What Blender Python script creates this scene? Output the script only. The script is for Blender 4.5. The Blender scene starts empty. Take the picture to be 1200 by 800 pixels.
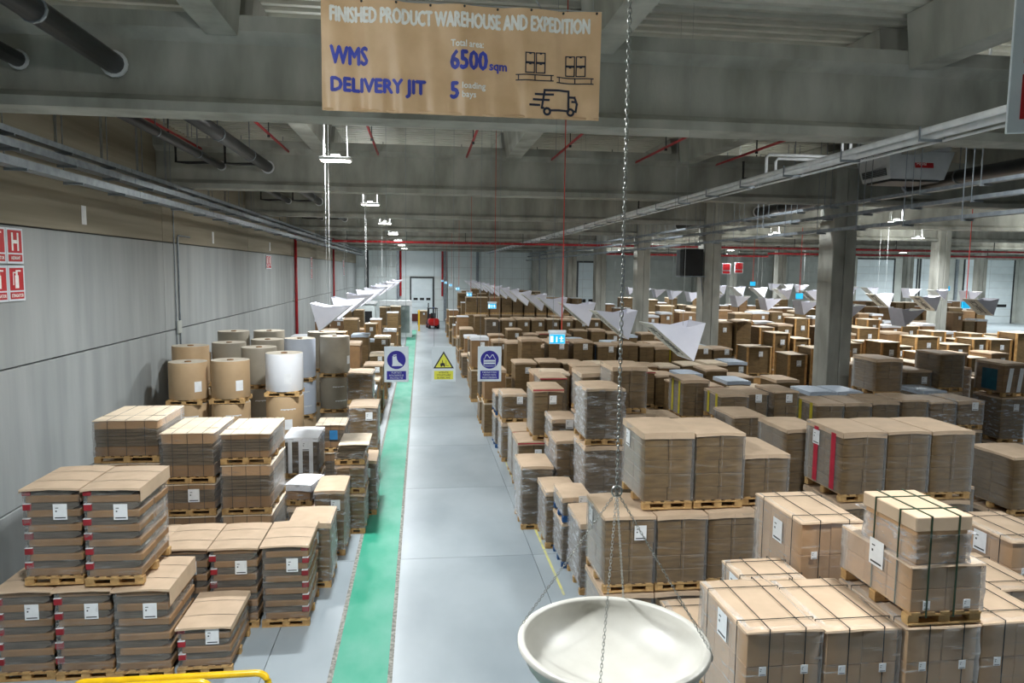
import bpy, math, random
from mathutils import Matrix, Vector
random.seed(7)
sc = bpy.context.scene
col = sc.collection
R = math.radians

# ------------------------------------------------------------------ camera
F, VX, VY, SLOPE, CAMZ = 850.0, 494.0, 317.0, 0.012, 6.0
d1 = Vector(((VX-600)/F, (400-VY)/F, 1.0)).normalized()
d2 = Vector(((VX+1000-600)/F, (400-VY-1000*SLOPE)/F, 1.0))
up = d1.cross(d2).normalized()
if up.y < 0: up = -up
xr = up.cross(d1).normalized()
# columns of world axes seen in the camera (x right, y up, z forward)
rot = Matrix(((xr.x, xr.y, -xr.z), (d1.x, d1.y, -d1.z), (up.x, up.y, -up.z)))
cd = bpy.data.cameras.new('camera'); cam = bpy.data.objects.new('camera', cd); col.objects.link(cam)
cam.matrix_world = Matrix.Translation((0, 0, CAMZ)) @ rot.to_4x4()
cd.sensor_width = 36; cd.lens = F*36/1200; cd.clip_start = .05; cd.clip_end = 400
sc.camera = cam

# ------------------------------------------------------------------ world, exposure
w = bpy.data.worlds.new('world'); sc.world = w; w.use_nodes = True
w.node_tree.nodes['Background'].inputs[0].default_value = (.75, .85, 1, 1)
w.node_tree.nodes['Background'].inputs[1].default_value = .15
sc.view_settings.view_transform = 'Standard'
sc.view_settings.look = 'None'
sc.view_settings.gamma = 1
sc.view_settings.use_curve_mapping = False
sc.view_settings.exposure = 0.92
LAMP_W = 340.0            # power of one high-bay lamp
LAMP_ROWS = [(-1.85, [5.7, 16.4, 27.1, 37.8, 48.5, 59.2, 69.9, 80.6], 1.0),
             (5.6, [5.9], .55), (15.0, [5.7], .5),  # both rows added out of frame to light the carton blocks
             (20.5, [29.6, 40.6, 51.6, 62.6, 73.6], 1.15),
             (30.3, [30.8, 41.6, 55.7, 69.0], 1.15), (48.0, [36.0, 52.0, 68.0], 1.3), (60.0, [60.0, 78.0], 2.0), (71.0, [78.0], 2.0)]  # last two rows added to brighten the far dock doors
LAMP_Z = 8.35
LAMP_FILL = .22              # added point fill at each lamp, as a share of its power, brightening the roof

# ------------------------------------------------------------------ materials
MATS = {}
def srgb(c):
    return tuple(((v/255+.055)/1.055)**2.4 if v/255 > .04045 else v/255/12.92 for v in c) + (1,)
def mat(name, c, rough=.6, c2=None, scale=3.0, amount=.5, stretch=(1, 1, 1), bump=0.0, bscale=40.0, metal=0.0, vary=0.0, emit=0.0, coat=0.0, detail=4):
    """procedural: two colours mixed by noise, per-object brightness variation, fine bump"""
    if name in MATS: return MATS[name]
    m = bpy.data.materials.new(name); m.use_nodes = True; MATS[name] = m
    nt = m.node_tree; n = nt.nodes; b = n['Principled BSDF']; L = nt.links.new
    b.inputs['Roughness'].default_value = rough; b.inputs['Metallic'].default_value = metal
    if coat: b.inputs['Coat Weight'].default_value = coat; b.inputs['Coat Roughness'].default_value = .15
    tc = n.new('ShaderNodeTexCoord'); mp = n.new('ShaderNodeMapping'); mp.inputs['Scale'].default_value = stretch
    oi = n.new('ShaderNodeObjectInfo')
    va = n.new('ShaderNodeVectorMath'); va.operation = 'MULTIPLY_ADD'
    cx = n.new('ShaderNodeCombineXYZ')
    L(oi.outputs['Random'], cx.inputs[0]); L(oi.outputs['Random'], cx.inputs[1])
    va.inputs[1].default_value = (31, 17, 0)
    L(cx.outputs[0], va.inputs[0]); L(tc.outputs['Object'], va.inputs[2])
    L(va.outputs[0], mp.inputs[0])
    no = n.new('ShaderNodeTexNoise'); no.inputs['Scale'].default_value = scale; no.inputs['Detail'].default_value = detail
    L(mp.outputs[0], no.inputs['Vector'])
    mr = n.new('ShaderNodeMapRange'); mr.inputs[1].default_value = .35; mr.inputs[2].default_value = .68
    mr.inputs[4].default_value = amount*2
    L(no.outputs[0], mr.inputs[0])
    mx = n.new('ShaderNodeMix'); mx.data_type = 'RGBA'
    if c2 is None: c2 = tuple(v*.8 for v in c)
    mx.inputs[6].default_value = srgb(c); mx.inputs[7].default_value = srgb(c2)
    L(mr.outputs[0], mx.inputs[0])
    src = mx.outputs[2]
    if vary:
        hs = n.new('ShaderNodeHueSaturation'); m2 = n.new('ShaderNodeMapRange')
        m2.inputs[3].default_value = 1-vary; m2.inputs[4].default_value = 1+vary
        L(oi.outputs['Random'], m2.inputs[0]); L(m2.outputs[0], hs.inputs['Value']); L(src, hs.inputs['Color']); src = hs.outputs[0]
    L(src, b.inputs['Base Color'])
    if emit:
        L(src, b.inputs['Emission Color']); b.inputs['Emission Strength'].default_value = emit
    if bump:
        nb = n.new('ShaderNodeTexNoise'); nb.inputs['Scale'].default_value = bscale; nb.inputs['Detail'].default_value = 3
        L(mp.outputs[0], nb.inputs['Vector'])
        bp = n.new('ShaderNodeBump'); bp.inputs['Strength'].default_value = bump; bp.inputs['Distance'].default_value = .02
        L(nb.outputs[0], bp.inputs['Height']); L(bp.outputs[0], b.inputs['Normal'])
    return m
def film(name, lo, hi, scale, stretch, bump, rough=.18, tint=(225, 228, 232), a0=.42, a1=.72):
    """clear stretch film: mostly see-through with streaky milky sheen"""
    if name in MATS: return MATS[name]
    m = bpy.data.materials.new(name); m.use_nodes = True; MATS[name] = m
    nt = m.node_tree; n = nt.nodes; L = nt.links.new; b = n['Principled BSDF']; out = n['Material Output']
    b.inputs['Base Color'].default_value = srgb(tint); b.inputs['Roughness'].default_value = rough
    b.inputs['Specular IOR Level'].default_value = .8
    tr = n.new('ShaderNodeBsdfTransparent'); mx = n.new('ShaderNodeMixShader')
    tc = n.new('ShaderNodeTexCoord'); mp = n.new('ShaderNodeMapping'); mp.inputs['Scale'].default_value = stretch
    L(tc.outputs['Object'], mp.inputs[0])
    no = n.new('ShaderNodeTexNoise'); no.inputs['Scale'].default_value = scale; no.inputs['Detail'].default_value = 6; no.inputs['Roughness'].default_value = .65
    L(mp.outputs[0], no.inputs['Vector'])
    mr = n.new('ShaderNodeMapRange'); mr.inputs[1].default_value = a0; mr.inputs[2].default_value = a1
    mr.inputs[3].default_value = lo; mr.inputs[4].default_value = hi
    L(no.outputs[0], mr.inputs[0])
    lw = n.new('ShaderNodeLayerWeight'); lw.inputs[0].default_value = .25
    ad = n.new('ShaderNodeMath'); ad.operation = 'MULTIPLY_ADD'; ad.inputs[1].default_value = .75; ad.use_clamp = True
    L(lw.outputs['Facing'], ad.inputs[0]); L(mr.outputs[0], ad.inputs[2])
    L(ad.outputs[0], mx.inputs[0]); L(tr.outputs[0], mx.inputs[1]); L(b.outputs[0], mx.inputs[2]); L(mx.outputs[0], out.inputs[0])
    bp = n.new('ShaderNodeBump'); bp.inputs['Strength'].default_value = bump; bp.inputs['Distance'].default_value = .03
    L(no.outputs[0], bp.inputs['Height']); L(bp.outputs[0], b.inputs['Normal'])
    return m

concrete = mat('precast_concrete', (176, 176, 168), .85, (140, 141, 132), 1.6, .5, (1, 1, .35), .12, 30)
wallmat = mat('wall_concrete', (164, 168, 168), .7, (146, 151, 151), 1.8, .5, (1, 1, .12), .1, 18)
wallup = mat('wall_concrete_upper', (156, 148, 130), .8, (128, 121, 104), .8, .5, (1, .15, 4), .1, 18)  # upper panels are browner; their dimmer light is also put into this tone
floormat = mat('polished_concrete', (164, 174, 180), .33, (142, 153, 160), .55, .5, (1, .6, 1), .02, 60, coat=.15)
jointmat = mat('joint_filler', (96, 100, 102), .8)
greenmat = mat('green_floor_paint', (40, 152, 122), .55, (104, 172, 152), 1.3, .42, (1, .5, 1), .03, 30)
roughmat = mat('ground_concrete', (164, 162, 154), .8, (112, 112, 106), 14, .6)
yellowline = mat('yellow_line', (214, 208, 120), .6, (165, 170, 150), 3, .5)
deckmat = mat('roof_deck', (206, 206, 196), .55, (190, 190, 180), 2)
galv = mat('galvanised_steel', (150, 158, 164), .42, (126, 134, 142), 6, .5, metal=.55)
darksteel = mat('dark_steel', (70, 74, 76), .5, metal=.4)
blackpipe = mat('black_pipe', (38, 39, 41), .4)
redpipe = mat('red_pipe', (176, 28, 36), .4)
white = mat('white_paint', (226, 228, 230), .45, (208, 210, 212), 5)
lilac = mat('white_board', (228, 228, 240), .55, (216, 216, 230), 2, bump=.02)
boardback = mat('printed_board', (206, 205, 196), .6, (190, 189, 180), 4)
ink = mat('dark_ink', (52, 54, 58), .6)
inkblue = mat('blue_ink', (66, 80, 196), .55)
inknavy = mat('navy_ink', (34, 40, 62), .55)
inkwhite = mat('white_ink', (248, 248, 246), .6, (232, 232, 228), 20)
bannermat = mat('tan_banner', (224, 190, 152), .42, (208, 172, 132), 2.5, .5, bump=.03, bscale=80)
signred = mat('sign_red', (196, 30, 38), .45, (180, 26, 34), 5)
signblue = mat('sign_blue', (50, 44, 150), .45, (44, 38, 138), 5)
signyel = mat('sign_yellow', (228, 226, 84), .45, (220, 216, 74), 5)
signwhite = mat('sign_white', (222, 230, 236), .4, (214, 222, 230), 5)
cyan = mat('cyan_lit_panel', (40, 172, 218), .3, (30, 150, 205), 4, emit=.5)
litwhite = mat('lit_white', (235, 248, 250), .3, emit=.6)
ledmat = mat('led_panel', (255, 252, 244), .4, (255, 252, 244), 2, emit=14)
wood = mat('pallet_wood', (196, 160, 106), .75, (160, 124, 78), 9, .5, (1, 1, 1), .1, 60, vary=.14)
woodblue = mat('blue_pallet', (28, 84, 140), .6, (24, 66, 112), 8)
tancov = mat('tan_board', (202, 177, 150), .7, (186, 162, 136), 3, .4, bump=.03, bscale=50, vary=.05)
paletan = mat('pale_board', (226, 208, 184), .7, (210, 192, 166), 3, .4, vary=.05)
carton = mat('carton_brown', (146, 112, 76), .6, (124, 95, 64), 2.5, .4, bump=.03, bscale=60, vary=.07)
cartontan = mat('carton_tan', (184, 148, 110), .6, (166, 132, 96), 2.5, .4, bump=.03, bscale=60, vary=.05)
cartongrey = mat('carton_greybrown', (126, 102, 68), .45, (102, 82, 54), 4, .5, (1, 1, 5), .04, 60, vary=.08)
flute = mat('flute_edges', (116, 100, 80), .7, (84, 72, 56), 3, .6, (1, 1, 30), .1, 60, vary=.12)
flutedark = mat('flute_edges_dark', (106, 97, 86), .65, (74, 68, 60), 3, .6, (1, 1, 30), .1, 60, vary=.1)
redtab = mat('red_board_end', (158, 34, 44), .6)
redstrip = mat('red_print', (186, 40, 64), .5, (168, 34, 54), 6)
yelstrip = mat('yellow_print', (206, 190, 44), .5, (190, 172, 40), 6)
bluestrip = mat('blue_print', (52, 132, 190), .5)
tealp = mat('teal_print', (34, 92, 108), .45, (28, 76, 92), 5)
paper = mat('paper_label', (232, 234, 236), .6, (222, 224, 226), 8)
strapmat = mat('black_strap', (34, 38, 38), .4)
strapgreen = mat('green_strap', (40, 66, 44), .4)
kraft = mat('kraft_roll', (186, 158, 122), .6, (172, 144, 110), 2, .4, vary=.05)
kraftgrey = mat('grey_kraft_roll', (154, 146, 130), .55, (140, 132, 118), 2, .4, vary=.05)
whiteroll = mat('white_roll', (228, 230, 234), .5, (220, 222, 227), 2, .3)
bluewhite = mat('blue_white_roll', (196, 204, 218), .5, (188, 196, 212), 2, .3)
rollend = mat('roll_end', (205, 196, 180), .7, (180, 170, 152), 3, .5)
coremat = mat('core_tube', (150, 110, 70), .8)
yellowrail = mat('yellow_rail', (232, 186, 20), .3, (205, 160, 14), 7, .35, bump=.03, coat=.2)
bowlmat = mat('cream_resin', (192, 190, 182), .42, (178, 175, 166), 5, .4, bump=.02, bscale=40)
chainmat = mat('steel_chain', (188, 190, 186), .3, (160, 162, 158), 8, metal=.8)
cordwhite = mat('white_cord', (168, 170, 170), .5)
redcord = mat('red_cord', (206, 62, 48), .5)
panelmat = mat('sandwich_panel', (214, 222, 222), .4, (204, 212, 212), 1, .4)
paneldark = mat('wall_panel_grey', (186, 190, 184), .5, (172, 176, 170), 1, .4)
doormat = mat('dock_door_white', (216, 226, 230), .4, (206, 217, 222), 1.2, .4)
rubber = mat('black_rubber', (26, 27, 29), .7)
hoodgrey = mat('unit_grey', (196, 200, 204), .4, (184, 188, 192), 3)
frktred = mat('truck_red', (190, 32, 30), .35)
crwood = mat('crate_wood', (206, 160, 100), .7, (178, 132, 78), 6, .5, vary=.1)
whitecov = mat('white_cover', (232, 234, 238), .5, (218, 221, 228), 4, .4, bump=.05, bscale=8)
bluecov = mat('bluish_cover', (196, 208, 222), .45, (182, 194, 210), 4, .4, bump=.05, bscale=8)
FILM = film('stretch_film', .015, .5, 1.6, (1.2, 1.2, 9), .5, .14, (222, 222, 220), .57, .76)
FILMG = film('stretch_film_grey', .01, .3, 1.5, (.9, .9, 8), .35, .14, (212, 213, 212), .55, .8)
FILMC = film('crumpled_film', .015, .62, 4.5, (.9, .9, 3.2), .9, .12, (225, 228, 232), .5, .74)

# ------------------------------------------------------------------ mesh helpers
class MB:
    def __init__(s): s.v = []; s.f = []; s.m = []; s.k = 0
    def add(s, vs, fs):
        o = len(s.v); s.v += [tuple(a) for a in vs]; s.f += [tuple(i+o for i in f) for f in fs]; s.m += [s.k]*len(fs); return s
    def box(s, x0, y0, z0, x1, y1, z1):
        return s.add([(x0, y0, z0), (x1, y0, z0), (x1, y1, z0), (x0, y1, z0), (x0, y0, z1), (x1, y0, z1), (x1, y1, z1), (x0, y1, z1)],
                     [(0, 3, 2, 1), (4, 5, 6, 7), (0, 1, 5, 4), (1, 2, 6, 5), (2, 3, 7, 6), (3, 0, 4, 7)])
    def cbox(s, x0, y0, z0, x1, y1, z1, c=.008):
        """box with chamfered edges"""
        vs = []; idx = {}
        for i, X in enumerate((x0, x1)):
            for j, Y in enumerate((y0, y1)):
                for k, Z in enumerate((z0, z1)):
                    sx, sy, sz = (c if i == 0 else -c), (c if j == 0 else -c), (c if k == 0 else -c)
                    for a, p in enumerate(((X, Y+sy, Z+sz), (X+sx, Y, Z+sz), (X+sx, Y+sy, Z))):
                        idx[i, j, k, a] = len(vs); vs.append(p)
        g = lambda i, j, k, a: idx[i, j, k, a]
        fs = [(g(0,0,0,0), g(0,0,1,0), g(0,1,1,0), g(0,1,0,0)), (g(1,0,0,0), g(1,1,0,0), g(1,1,1,0), g(1,0,1,0)),
              (g(0,0,0,1), g(1,0,0,1), g(1,0,1,1), g(0,0,1,1)), (g(0,1,0,1), g(0,1,1,1), g(1,1,1,1), g(1,1,0,1)),
              (g(0,0,0,2), g(0,1,0,2), g(1,1,0,2), g(1,0,0,2)), (g(0,0,1,2), g(1,0,1,2), g(1,1,1,2), g(0,1,1,2))]
        for i in (0, 1):
            for j in (0, 1): fs.append((g(i,j,0,0), g(i,j,1,0), g(i,j,1,1), g(i,j,0,1)))
            for k in (0, 1): fs.append((g(i,0,k,0), g(i,1,k,0), g(i,1,k,2), g(i,0,k,2)))
        for j in (0, 1):
            for k in (0, 1): fs.append((g(0,j,k,1), g(1,j,k,1), g(1,j,k,2), g(0,j,k,2)))
        for i in (0, 1):
            for j in (0, 1):
                for k in (0, 1): fs.append((g(i,j,k,0), g(i,j,k,1), g(i,j,k,2)))
        return s.add(vs, fs)
    def tube(s, pts, r, n=8, caps=True):
        pts = [Vector(p) for p in pts]; rings = []
        for i, p in enumerate(pts):
            t = (pts[min(i+1, len(pts)-1)] - pts[max(i-1, 0)]).normalized()
            a = Vector((0, 0, 1)) if abs(t.z) < .9 else Vector((0, 1, 0))
            u = t.cross(a).normalized(); v = t.cross(u)
            rings.append([p + r*(math.cos(2*math.pi*k/n)*u + math.sin(2*math.pi*k/n)*v) for k in range(n)])
        vs = [q for ring in rings for q in ring]; fs = []
        for i in range(len(pts)-1):
            for k in range(n): fs.append((i*n+k, i*n+(k+1) % n, (i+1)*n+(k+1) % n, (i+1)*n+k))
        if caps: fs += [tuple(range(n-1, -1, -1)), tuple(range((len(pts)-1)*n, len(pts)*n))]
        return s.add(vs, fs)
    def lathe(s, prof, n=32, cx=0, cy=0):
        vs = [(cx+r*math.cos(2*math.pi*k/n), cy+r*math.sin(2*math.pi*k/n), z) for r, z in prof for k in range(n)]
        fs = [(i*n+k, i*n+(k+1) % n, (i+1)*n+(k+1) % n, (i+1)*n+k) for i in range(len(prof)-1) for k in range(n)]
        return s.add(vs, fs)
    def poly(s, pts, t):
        """extruded polygon in x,z facing -y, thickness t towards +y"""
        n = len(pts); vs = [(x, 0, z) for x, z in pts] + [(x, t, z) for x, z in pts]
        return s.add(vs, [tuple(range(n)), tuple(range(2*n-1, n-1, -1))] + [(i, i+n, (i+1) % n+n, (i+1) % n) for i in range(n)])
    def mesh(s, name, mats, smooth=False):
        me = bpy.data.meshes.new(name); me.from_pydata(s.v, [], s.f)
        for m in (mats if isinstance(mats, (list, tuple)) else [mats]): me.materials.append(m)
        if any(s.m): me.polygons.foreach_set('material_index', s.m)
        if smooth: me.polygons.foreach_set('use_smooth', [True]*len(me.polygons))
        me.validate(); me.update()
        return me
CACHE = {}
def cached(key, fn):
    if key not in CACHE: CACHE[key] = fn()
    return CACHE[key]
def ob(name, me, parent=None, loc=(0, 0, 0), rot=(0, 0, 0), **props):
    o = bpy.data.objects.new(name, me); col.objects.link(o); o.location = loc; o.rotation_euler = rot
    if parent: o.parent = parent
    for k, v in props.items(): o[k] = v
    return o
def empty(name, loc, rz=0, **props):
    o = ob(name, None, None, loc, (0, 0, rz), **props); o.empty_display_size = .2
    return o
def bxm(w, d, h, m, c=None, name='box'):
    """cached centred-in-xy box standing on z=0"""
    key = ('bx', round(w, 3), round(d, 3), round(h, 3), m.name, c)
    return cached(key, lambda: (MB().cbox(-w/2, -d/2, 0, w/2, d/2, h, c) if c else MB().box(-w/2, -d/2, 0, w/2, d/2, h)).mesh(name, m))
def struct(name, me, parent=None, loc=(0, 0, 0), rot=(0, 0, 0)):
    return ob(name, me, parent, loc, rot, **({} if parent else {'kind': 'structure'}))

# ------------------------------------------------------------------ the hall
XW, XE, YN, YF = -7.6, 78.0, -9.0, 87.0
S, Y0 = 10.7, 22.5                    # bay length, second beam in view
BEAMS = [Y0+S*k for k in range(-2, 7)]
ZB, ZT, ZD = 8.3, 9.7, 10.35          # beam soffit, beam top, roof deck
# floor: slabs with joints, single sheets beyond
floor = struct('floor', MB().box(XW-.3, YN, -.3, XE, YF, -.02).mesh('floor', jointmat))
xs = [XW, -2.35, 2.35, 7.05, 11.75, 16.45]; ys = [YN] + [-5.0+4.95*k for k in range(0, 9)]
for i in range(len(xs)-1):
    for j in range(len(ys)-1):
        ob('slab', bxm(xs[i+1]-xs[i]-.012, ys[j+1]-ys[j]-.012, .022, floormat, name='slab'), floor, ((xs[i]+xs[i+1])/2, (ys[j]+ys[j+1])/2, -.022))
ob('slab', MB().box(XW, ys[-1]+.006, -.022, XE, YF, 0).mesh('slab', floormat), floor)
ob('slab', MB().box(xs[-1]+.006, YN, -.022, XE, ys[-1]-.006, 0).mesh('slab', floormat), floor)
g = ob('walkway_marking', MB().box(-1.30, YN, 0, -.50, 74, .003).mesh('green', greenmat), floor, label='worn green painted walkway strip')
ob('edge_strip', MB().box(-1.375, YN, 0, -1.30, 74, .002).mesh('strip', roughmat), floor)
ob('edge_strip', MB().box(-.50, YN, 0, -.43, 74, .002).mesh('strip', roughmat), floor)
yl = MB()
y = YN
while y < 72:
    e = min(y+random.uniform(.8, 3.2), 72); yl.box(2.62, y, 0, 2.67, e, .002); y = e+random.choice((.05, .1, .35))
ob('aisle_line', yl.mesh('line', yellowline), floor, label='worn thin yellow line')
# left wall: precast panels with joints
wl = struct('wall_left', MB().box(XW-.35, YN, -.02, XW-.1, YF, ZD).mesh('wall_left', jointmat))
pz = [0, 1.42, 4.09, 6.76, ZD]; py = [YN] + [Y0+.25+S*k for k in range(-2, 7)]
for j in range(len(py)-1):
    for k in range(4):
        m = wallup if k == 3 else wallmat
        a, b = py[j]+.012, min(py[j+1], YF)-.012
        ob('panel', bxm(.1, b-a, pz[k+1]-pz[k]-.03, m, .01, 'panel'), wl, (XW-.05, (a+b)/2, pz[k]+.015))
# back wall and far wall and right wall
struct('wall_back', MB().box(XW-.3, YN-.2, -.02, XE, YN, ZD).mesh('wall_back', concrete))
struct('wall_right', MB().box(XE, YN, -.02, XE+.2, YF, ZD).mesh('wall_right', paneldark))
wf = struct('wall_far', MB().box(XW-.3, YF, -.02, XE+.2, YF+.2, ZD).mesh('wall_far', paneldark))
for k in range(8):      # ribbed panel courses
    for i in range(8):
        x0 = XW+i*10.7; x1 = min(x0+10.66, XE)
        ob('panel', bxm(x1-x0, .05, 1.25, paneldark if i > 1 else panelmat, .012, 'panel'), wf, ((x0+x1)/2, YF-.025, .04+k*1.28))
def posts(x, m, wd=.3):
    ob('post', bxm(wd, .3, ZT, m, None, 'post'), wf, (x, YF-.2, 0))
for x, m in ((-6.3, darksteel), (-2.75, galv), (2.75, galv), (6.6, galv), (14.0, galv), (24.5, galv), (33.5, galv), (44, concrete), (52, concrete), (67.5, galv), (69, galv)): posts(x, m)
# roof deck: trapezoid ribs along x
dk = MB(); yy = YN; pr = []
while yy < YF:
    pr += [(yy, ZD), (yy+.14, ZD), (yy+.17, ZD-.07), (yy+.29, ZD-.07), (yy+.32, ZD)]; yy += .32
vs = []; fs = []
for i, (a, b) in enumerate(pr):
    vs += [(XW-.3, a, b), (XE, a, b)]
    if i: fs.append((2*i-2, 2*i-1, 2*i+1, 2*i))
dk.add(vs, fs); dk.box(XW-.3, YN, ZD+.02, XE+.2, YF+.2, ZD+.2)
struct('ceiling', dk.mesh('ceiling', deckmat))
# I-section precast beams, three bays wide
prof = [(-.32, ZB), (.32, ZB), (.32, ZB+.14), (.12, ZB+.26), (.12, ZT-.36), (.34, ZT-.22), (.34, ZT), (-.34, ZT), (-.34, ZT-.22), (-.12, ZT-.36), (-.12, ZB+.26), (-.32, ZB+.14)]
def beam_mesh(x0, x1):
    n = len(prof); vs = [(x0, a, b) for a, b in prof]+[(x1, a, b) for a, b in prof]
    return MB().add(vs, [tuple(range(n)), tuple(range(2*n-1, n-1, -1))]+[(i, (i+1) % n, (i+1) % n+n, i+n) for i in range(n)]).mesh('beam', concrete)
spans = [(XW+.01, 13.15), (13.95, 33.2), (34.1, 54.0), (54.8, XE)]
bms = [beam_mesh(a, b) for a, b in spans]
for yb in BEAMS:
    for me in bms: struct('roof_beam', me, None, (0, yb, 0))
# columns: two precast halves with a joint between, corbel head
cm = MB(); cm.cbox(-.4, -.42, 0, .005, .45, ZT+.3, .02); cm.cbox(.02, -.42, 0, .4, .45, ZT+.3, .02); cm.cbox(-.43, -.3, ZB-.55, -.39, .33, ZB-.02, .02)
cme = cm.mesh('column', concrete)
for yb in BEAMS:
    for xc in (13.55, 33.65, 54.4):
        if xc < 14 and yb < 2: continue
        struct('concrete_column', cme, None, (xc, yb, 0))
# purlins along y, one per bay so that they stop at the beams
pm = MB()
pv = [(-.22, ZT-.3), (.22, ZT-.3), (.32, ZD-.08), (-.32, ZD-.08)]
pm.add([(a, -S/2+.36, b) for a, b in pv]+[(a, S/2-.36, b) for a, b in pv], [(3, 2, 1, 0), (4, 5, 6, 7), (0, 1, 5, 4), (1, 2, 6, 5), (2, 3, 7, 6), (3, 0, 4, 7)])
pme = pm.mesh('purlin', concrete)
for yb in BEAMS[:-1]+[BEAMS[-1]]:
    for x in (-2.9, 2.75, 8.2, 13.55, 18.5, 23.5, 28.5, 33.6, 39, 44, 49, 54.4, 60, 66, 72):
        if yb+S/2+2 < YF+5 and yb+S-.4 < YF: struct('roof_purlin', pme, None, (x, yb+S/2, 0))

# ------------------------------------------------------------------ services under the roof
ORD = ['first', 'second', 'third', 'fourth', 'fifth', 'sixth', 'seventh', 'eighth', 'ninth', 'tenth', 'eleventh', 'twelfth', 'thirteenth', 'fourteenth', 'fifteenth', 'sixteenth', 'seventeenth', 'eighteenth', 'nineteenth', 'twentieth', 'twenty-first', 'twenty-second', 'twenty-third', 'twenty-fourth', 'twenty-fifth', 'twenty-sixth', 'twenty-seventh', 'twenty-eighth', 'twenty-ninth', 'thirtieth'] + ['thirty-'+q for q in ('first', 'second', 'third', 'fourth', 'fifth', 'sixth', 'seventh', 'eighth', 'ninth')] + ['fortieth'] + ['forty-'+q for q in ('first', 'second', 'third', 'fourth', 'fifth', 'sixth', 'seventh', 'eighth', 'ninth')]
def thing(name, loc, label, cat, group=None, rz=0):
    p = dict(label=label, category=cat)
    if group: p['group'] = group
    return empty(name, loc, rz, **p)
# red sprinkler branch lines, one length per bay
for j, yb in enumerate(BEAMS[1:-2]):
    for i, x in enumerate((-6.3, -3.86, -1.28, 1.35, 3.95, 6.6, 9.2, 11.9)):
        t = thing('sprinkler_pipe', (x, yb+.2, 9.42), f'thin red sprinkler pipe under the roof deck, {ORD[i]} across in the {ORD[j]} bay', 'pipe', 'red sprinkler pipes')
        ob('pipe', cached('spk', lambda: MB().tube([(0, 0, 0), (0, S-.4, 0)], .035, 6).mesh('pipe', redpipe)), t)
        for q in (2.5, 7.5): ob('hanger', cached('hng', lambda: MB().box(-.01, -.02, .03, .01, .02, .86).box(-.03, -.03, -.09, .03, .03, -.03).mesh('hanger', darksteel)), t, (0, q, 0))
t = thing('sprinkler_main', (0, 50.4, 7.92), 'long red sprinkler main pipe crossing the hall below the beams', 'pipe')
ob('pipe', MB().tube([(-6.0, 0, 0), (60, 0, 0)], .08, 10).mesh('pipe', redpipe), t)
for x in range(-5, 60, 4): ob('hanger', cached('hm', lambda: MB().box(-.02, -.02, .08, .02, .02, 2.35).mesh('h', darksteel)), t, (x, 0, 0))
t = thing('sprinkler_main', (0, 60.5, 7.6), 'farther red sprinkler main pipe with a step down, crossing beyond the columns', 'pipe')
ob('pipe', MB().tube([(14.5, 0, 0), (30, 0, 0), (30, 0, .25), (60, 0, .25)], .09, 10).mesh('pipe', redpipe), t)
for x in range(16, 58, 5): ob('hanger', cached('hm2', lambda: MB().box(-.02, -.02, .08, .02, .02, 2.66).mesh('h', darksteel)), t, (x, 0, 0))
# black rain pipes through the beam webs
RAIN = [(-4.45, .15, 'thick black rain pipe nearer the aisle under the roof'), (-5.75, .11, 'slimmer black rain pipe nearer the concrete side wall under the roof'),
        (10.6, .12, 'black rain pipe under the roof beside the column row'), (15.75, .2, 'thick black pipe under the roof just beyond the column row')]
for x, r, lb in RAIN:
    t = thing('rain_pipe', (x, 0, 8.95), lb, 'pipe', 'black rain pipes')
    for j, yb in enumerate(BEAMS[:-1]):
        o = ob('pipe_length', cached(('rp', r), lambda: MB().tube([(0, 0, 0), (0, S-.36, 0)], r, 14).mesh('pipe', blackpipe, True)), t, (0, yb+.18, 0))
        ob('collar', cached(('rc', r), lambda: MB().tube([(0, 0, 0), (0, .05, 0)], r*1.28, 14).mesh('collar', white)), o, (0, S-.45, 0))
        for q in (2.0, 5.0, 8.0): ob('clamp', cached(('rk', r), lambda: MB().tube([(0, 0, 0), (0, .04, 0)], r*1.12, 12).box(-.01, 0, r, .01, .03, 1.3).mesh('clamp', galv)), o, (0, q, 0))
    if x < 0 or x == 10.6:
        for j, yb in enumerate(BEAMS[2:-2]):
            ob('side_branch', cached('rb', lambda: MB().tube([(0, 0, 0), (-.6, 0, -.02), (-.9, 0, 0), (-.9, 0, .5)], .04, 8).mesh('branch', blackpipe)), t, (-.05, yb-1.2, -.05))
# cable trays along the left wall and the column row
def tray(x, z, wd, lb, y0=-6, y1=84, m=galv, hh=.1):
    t = thing('cable_tray', (x, 0, z), lb, 'cable tray', 'hung cable trays')
    n = int((y1-y0)/6)
    for i in range(n):
        ob('tray_length', cached(('tr', wd, hh, m.name), lambda: MB().box(-wd/2, .01, 0, wd/2, 5.99, .01).box(-wd/2, .01, .01, -wd/2+.012, 5.99, hh).box(wd/2-.012, .01, .01, wd/2, 5.99, hh).mesh('tray', m)), t, (0, y0+6*i, 0))
    for i in range(int((y1-y0)/2)):
        if min(abs(y0+2*i+1-q) for q in BEAMS) < .45: continue
        ob('bracket', cached(('br', wd, round(z, 2)), lambda: MB().box(-wd/2-.05, 0, -.05, wd/2+.05, .04, -.005).box(-wd/2-.045, .01, -.05, -wd/2-.03, .025, ZD-z-.09).mesh('bracket', galv)), t, (0, y0+2*i+1, 0))
tray(-6.75, 8.16, .22, 'upper galvanised cable tray along the concrete side wall')
tray(-6.7, 7.92, .26, 'middle galvanised cable tray along the concrete side wall', hh=.13)
tray(-6.6, 7.6, .26, 'lowest galvanised cable tray along the concrete side wall', hh=.14)
tray(12.5, 8.08, .2, 'highest cable tray in front of the concrete columns', hh=.08)
tray(12.3, 7.72, .2, 'middle cable tray in front of the concrete columns', hh=.09)
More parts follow.
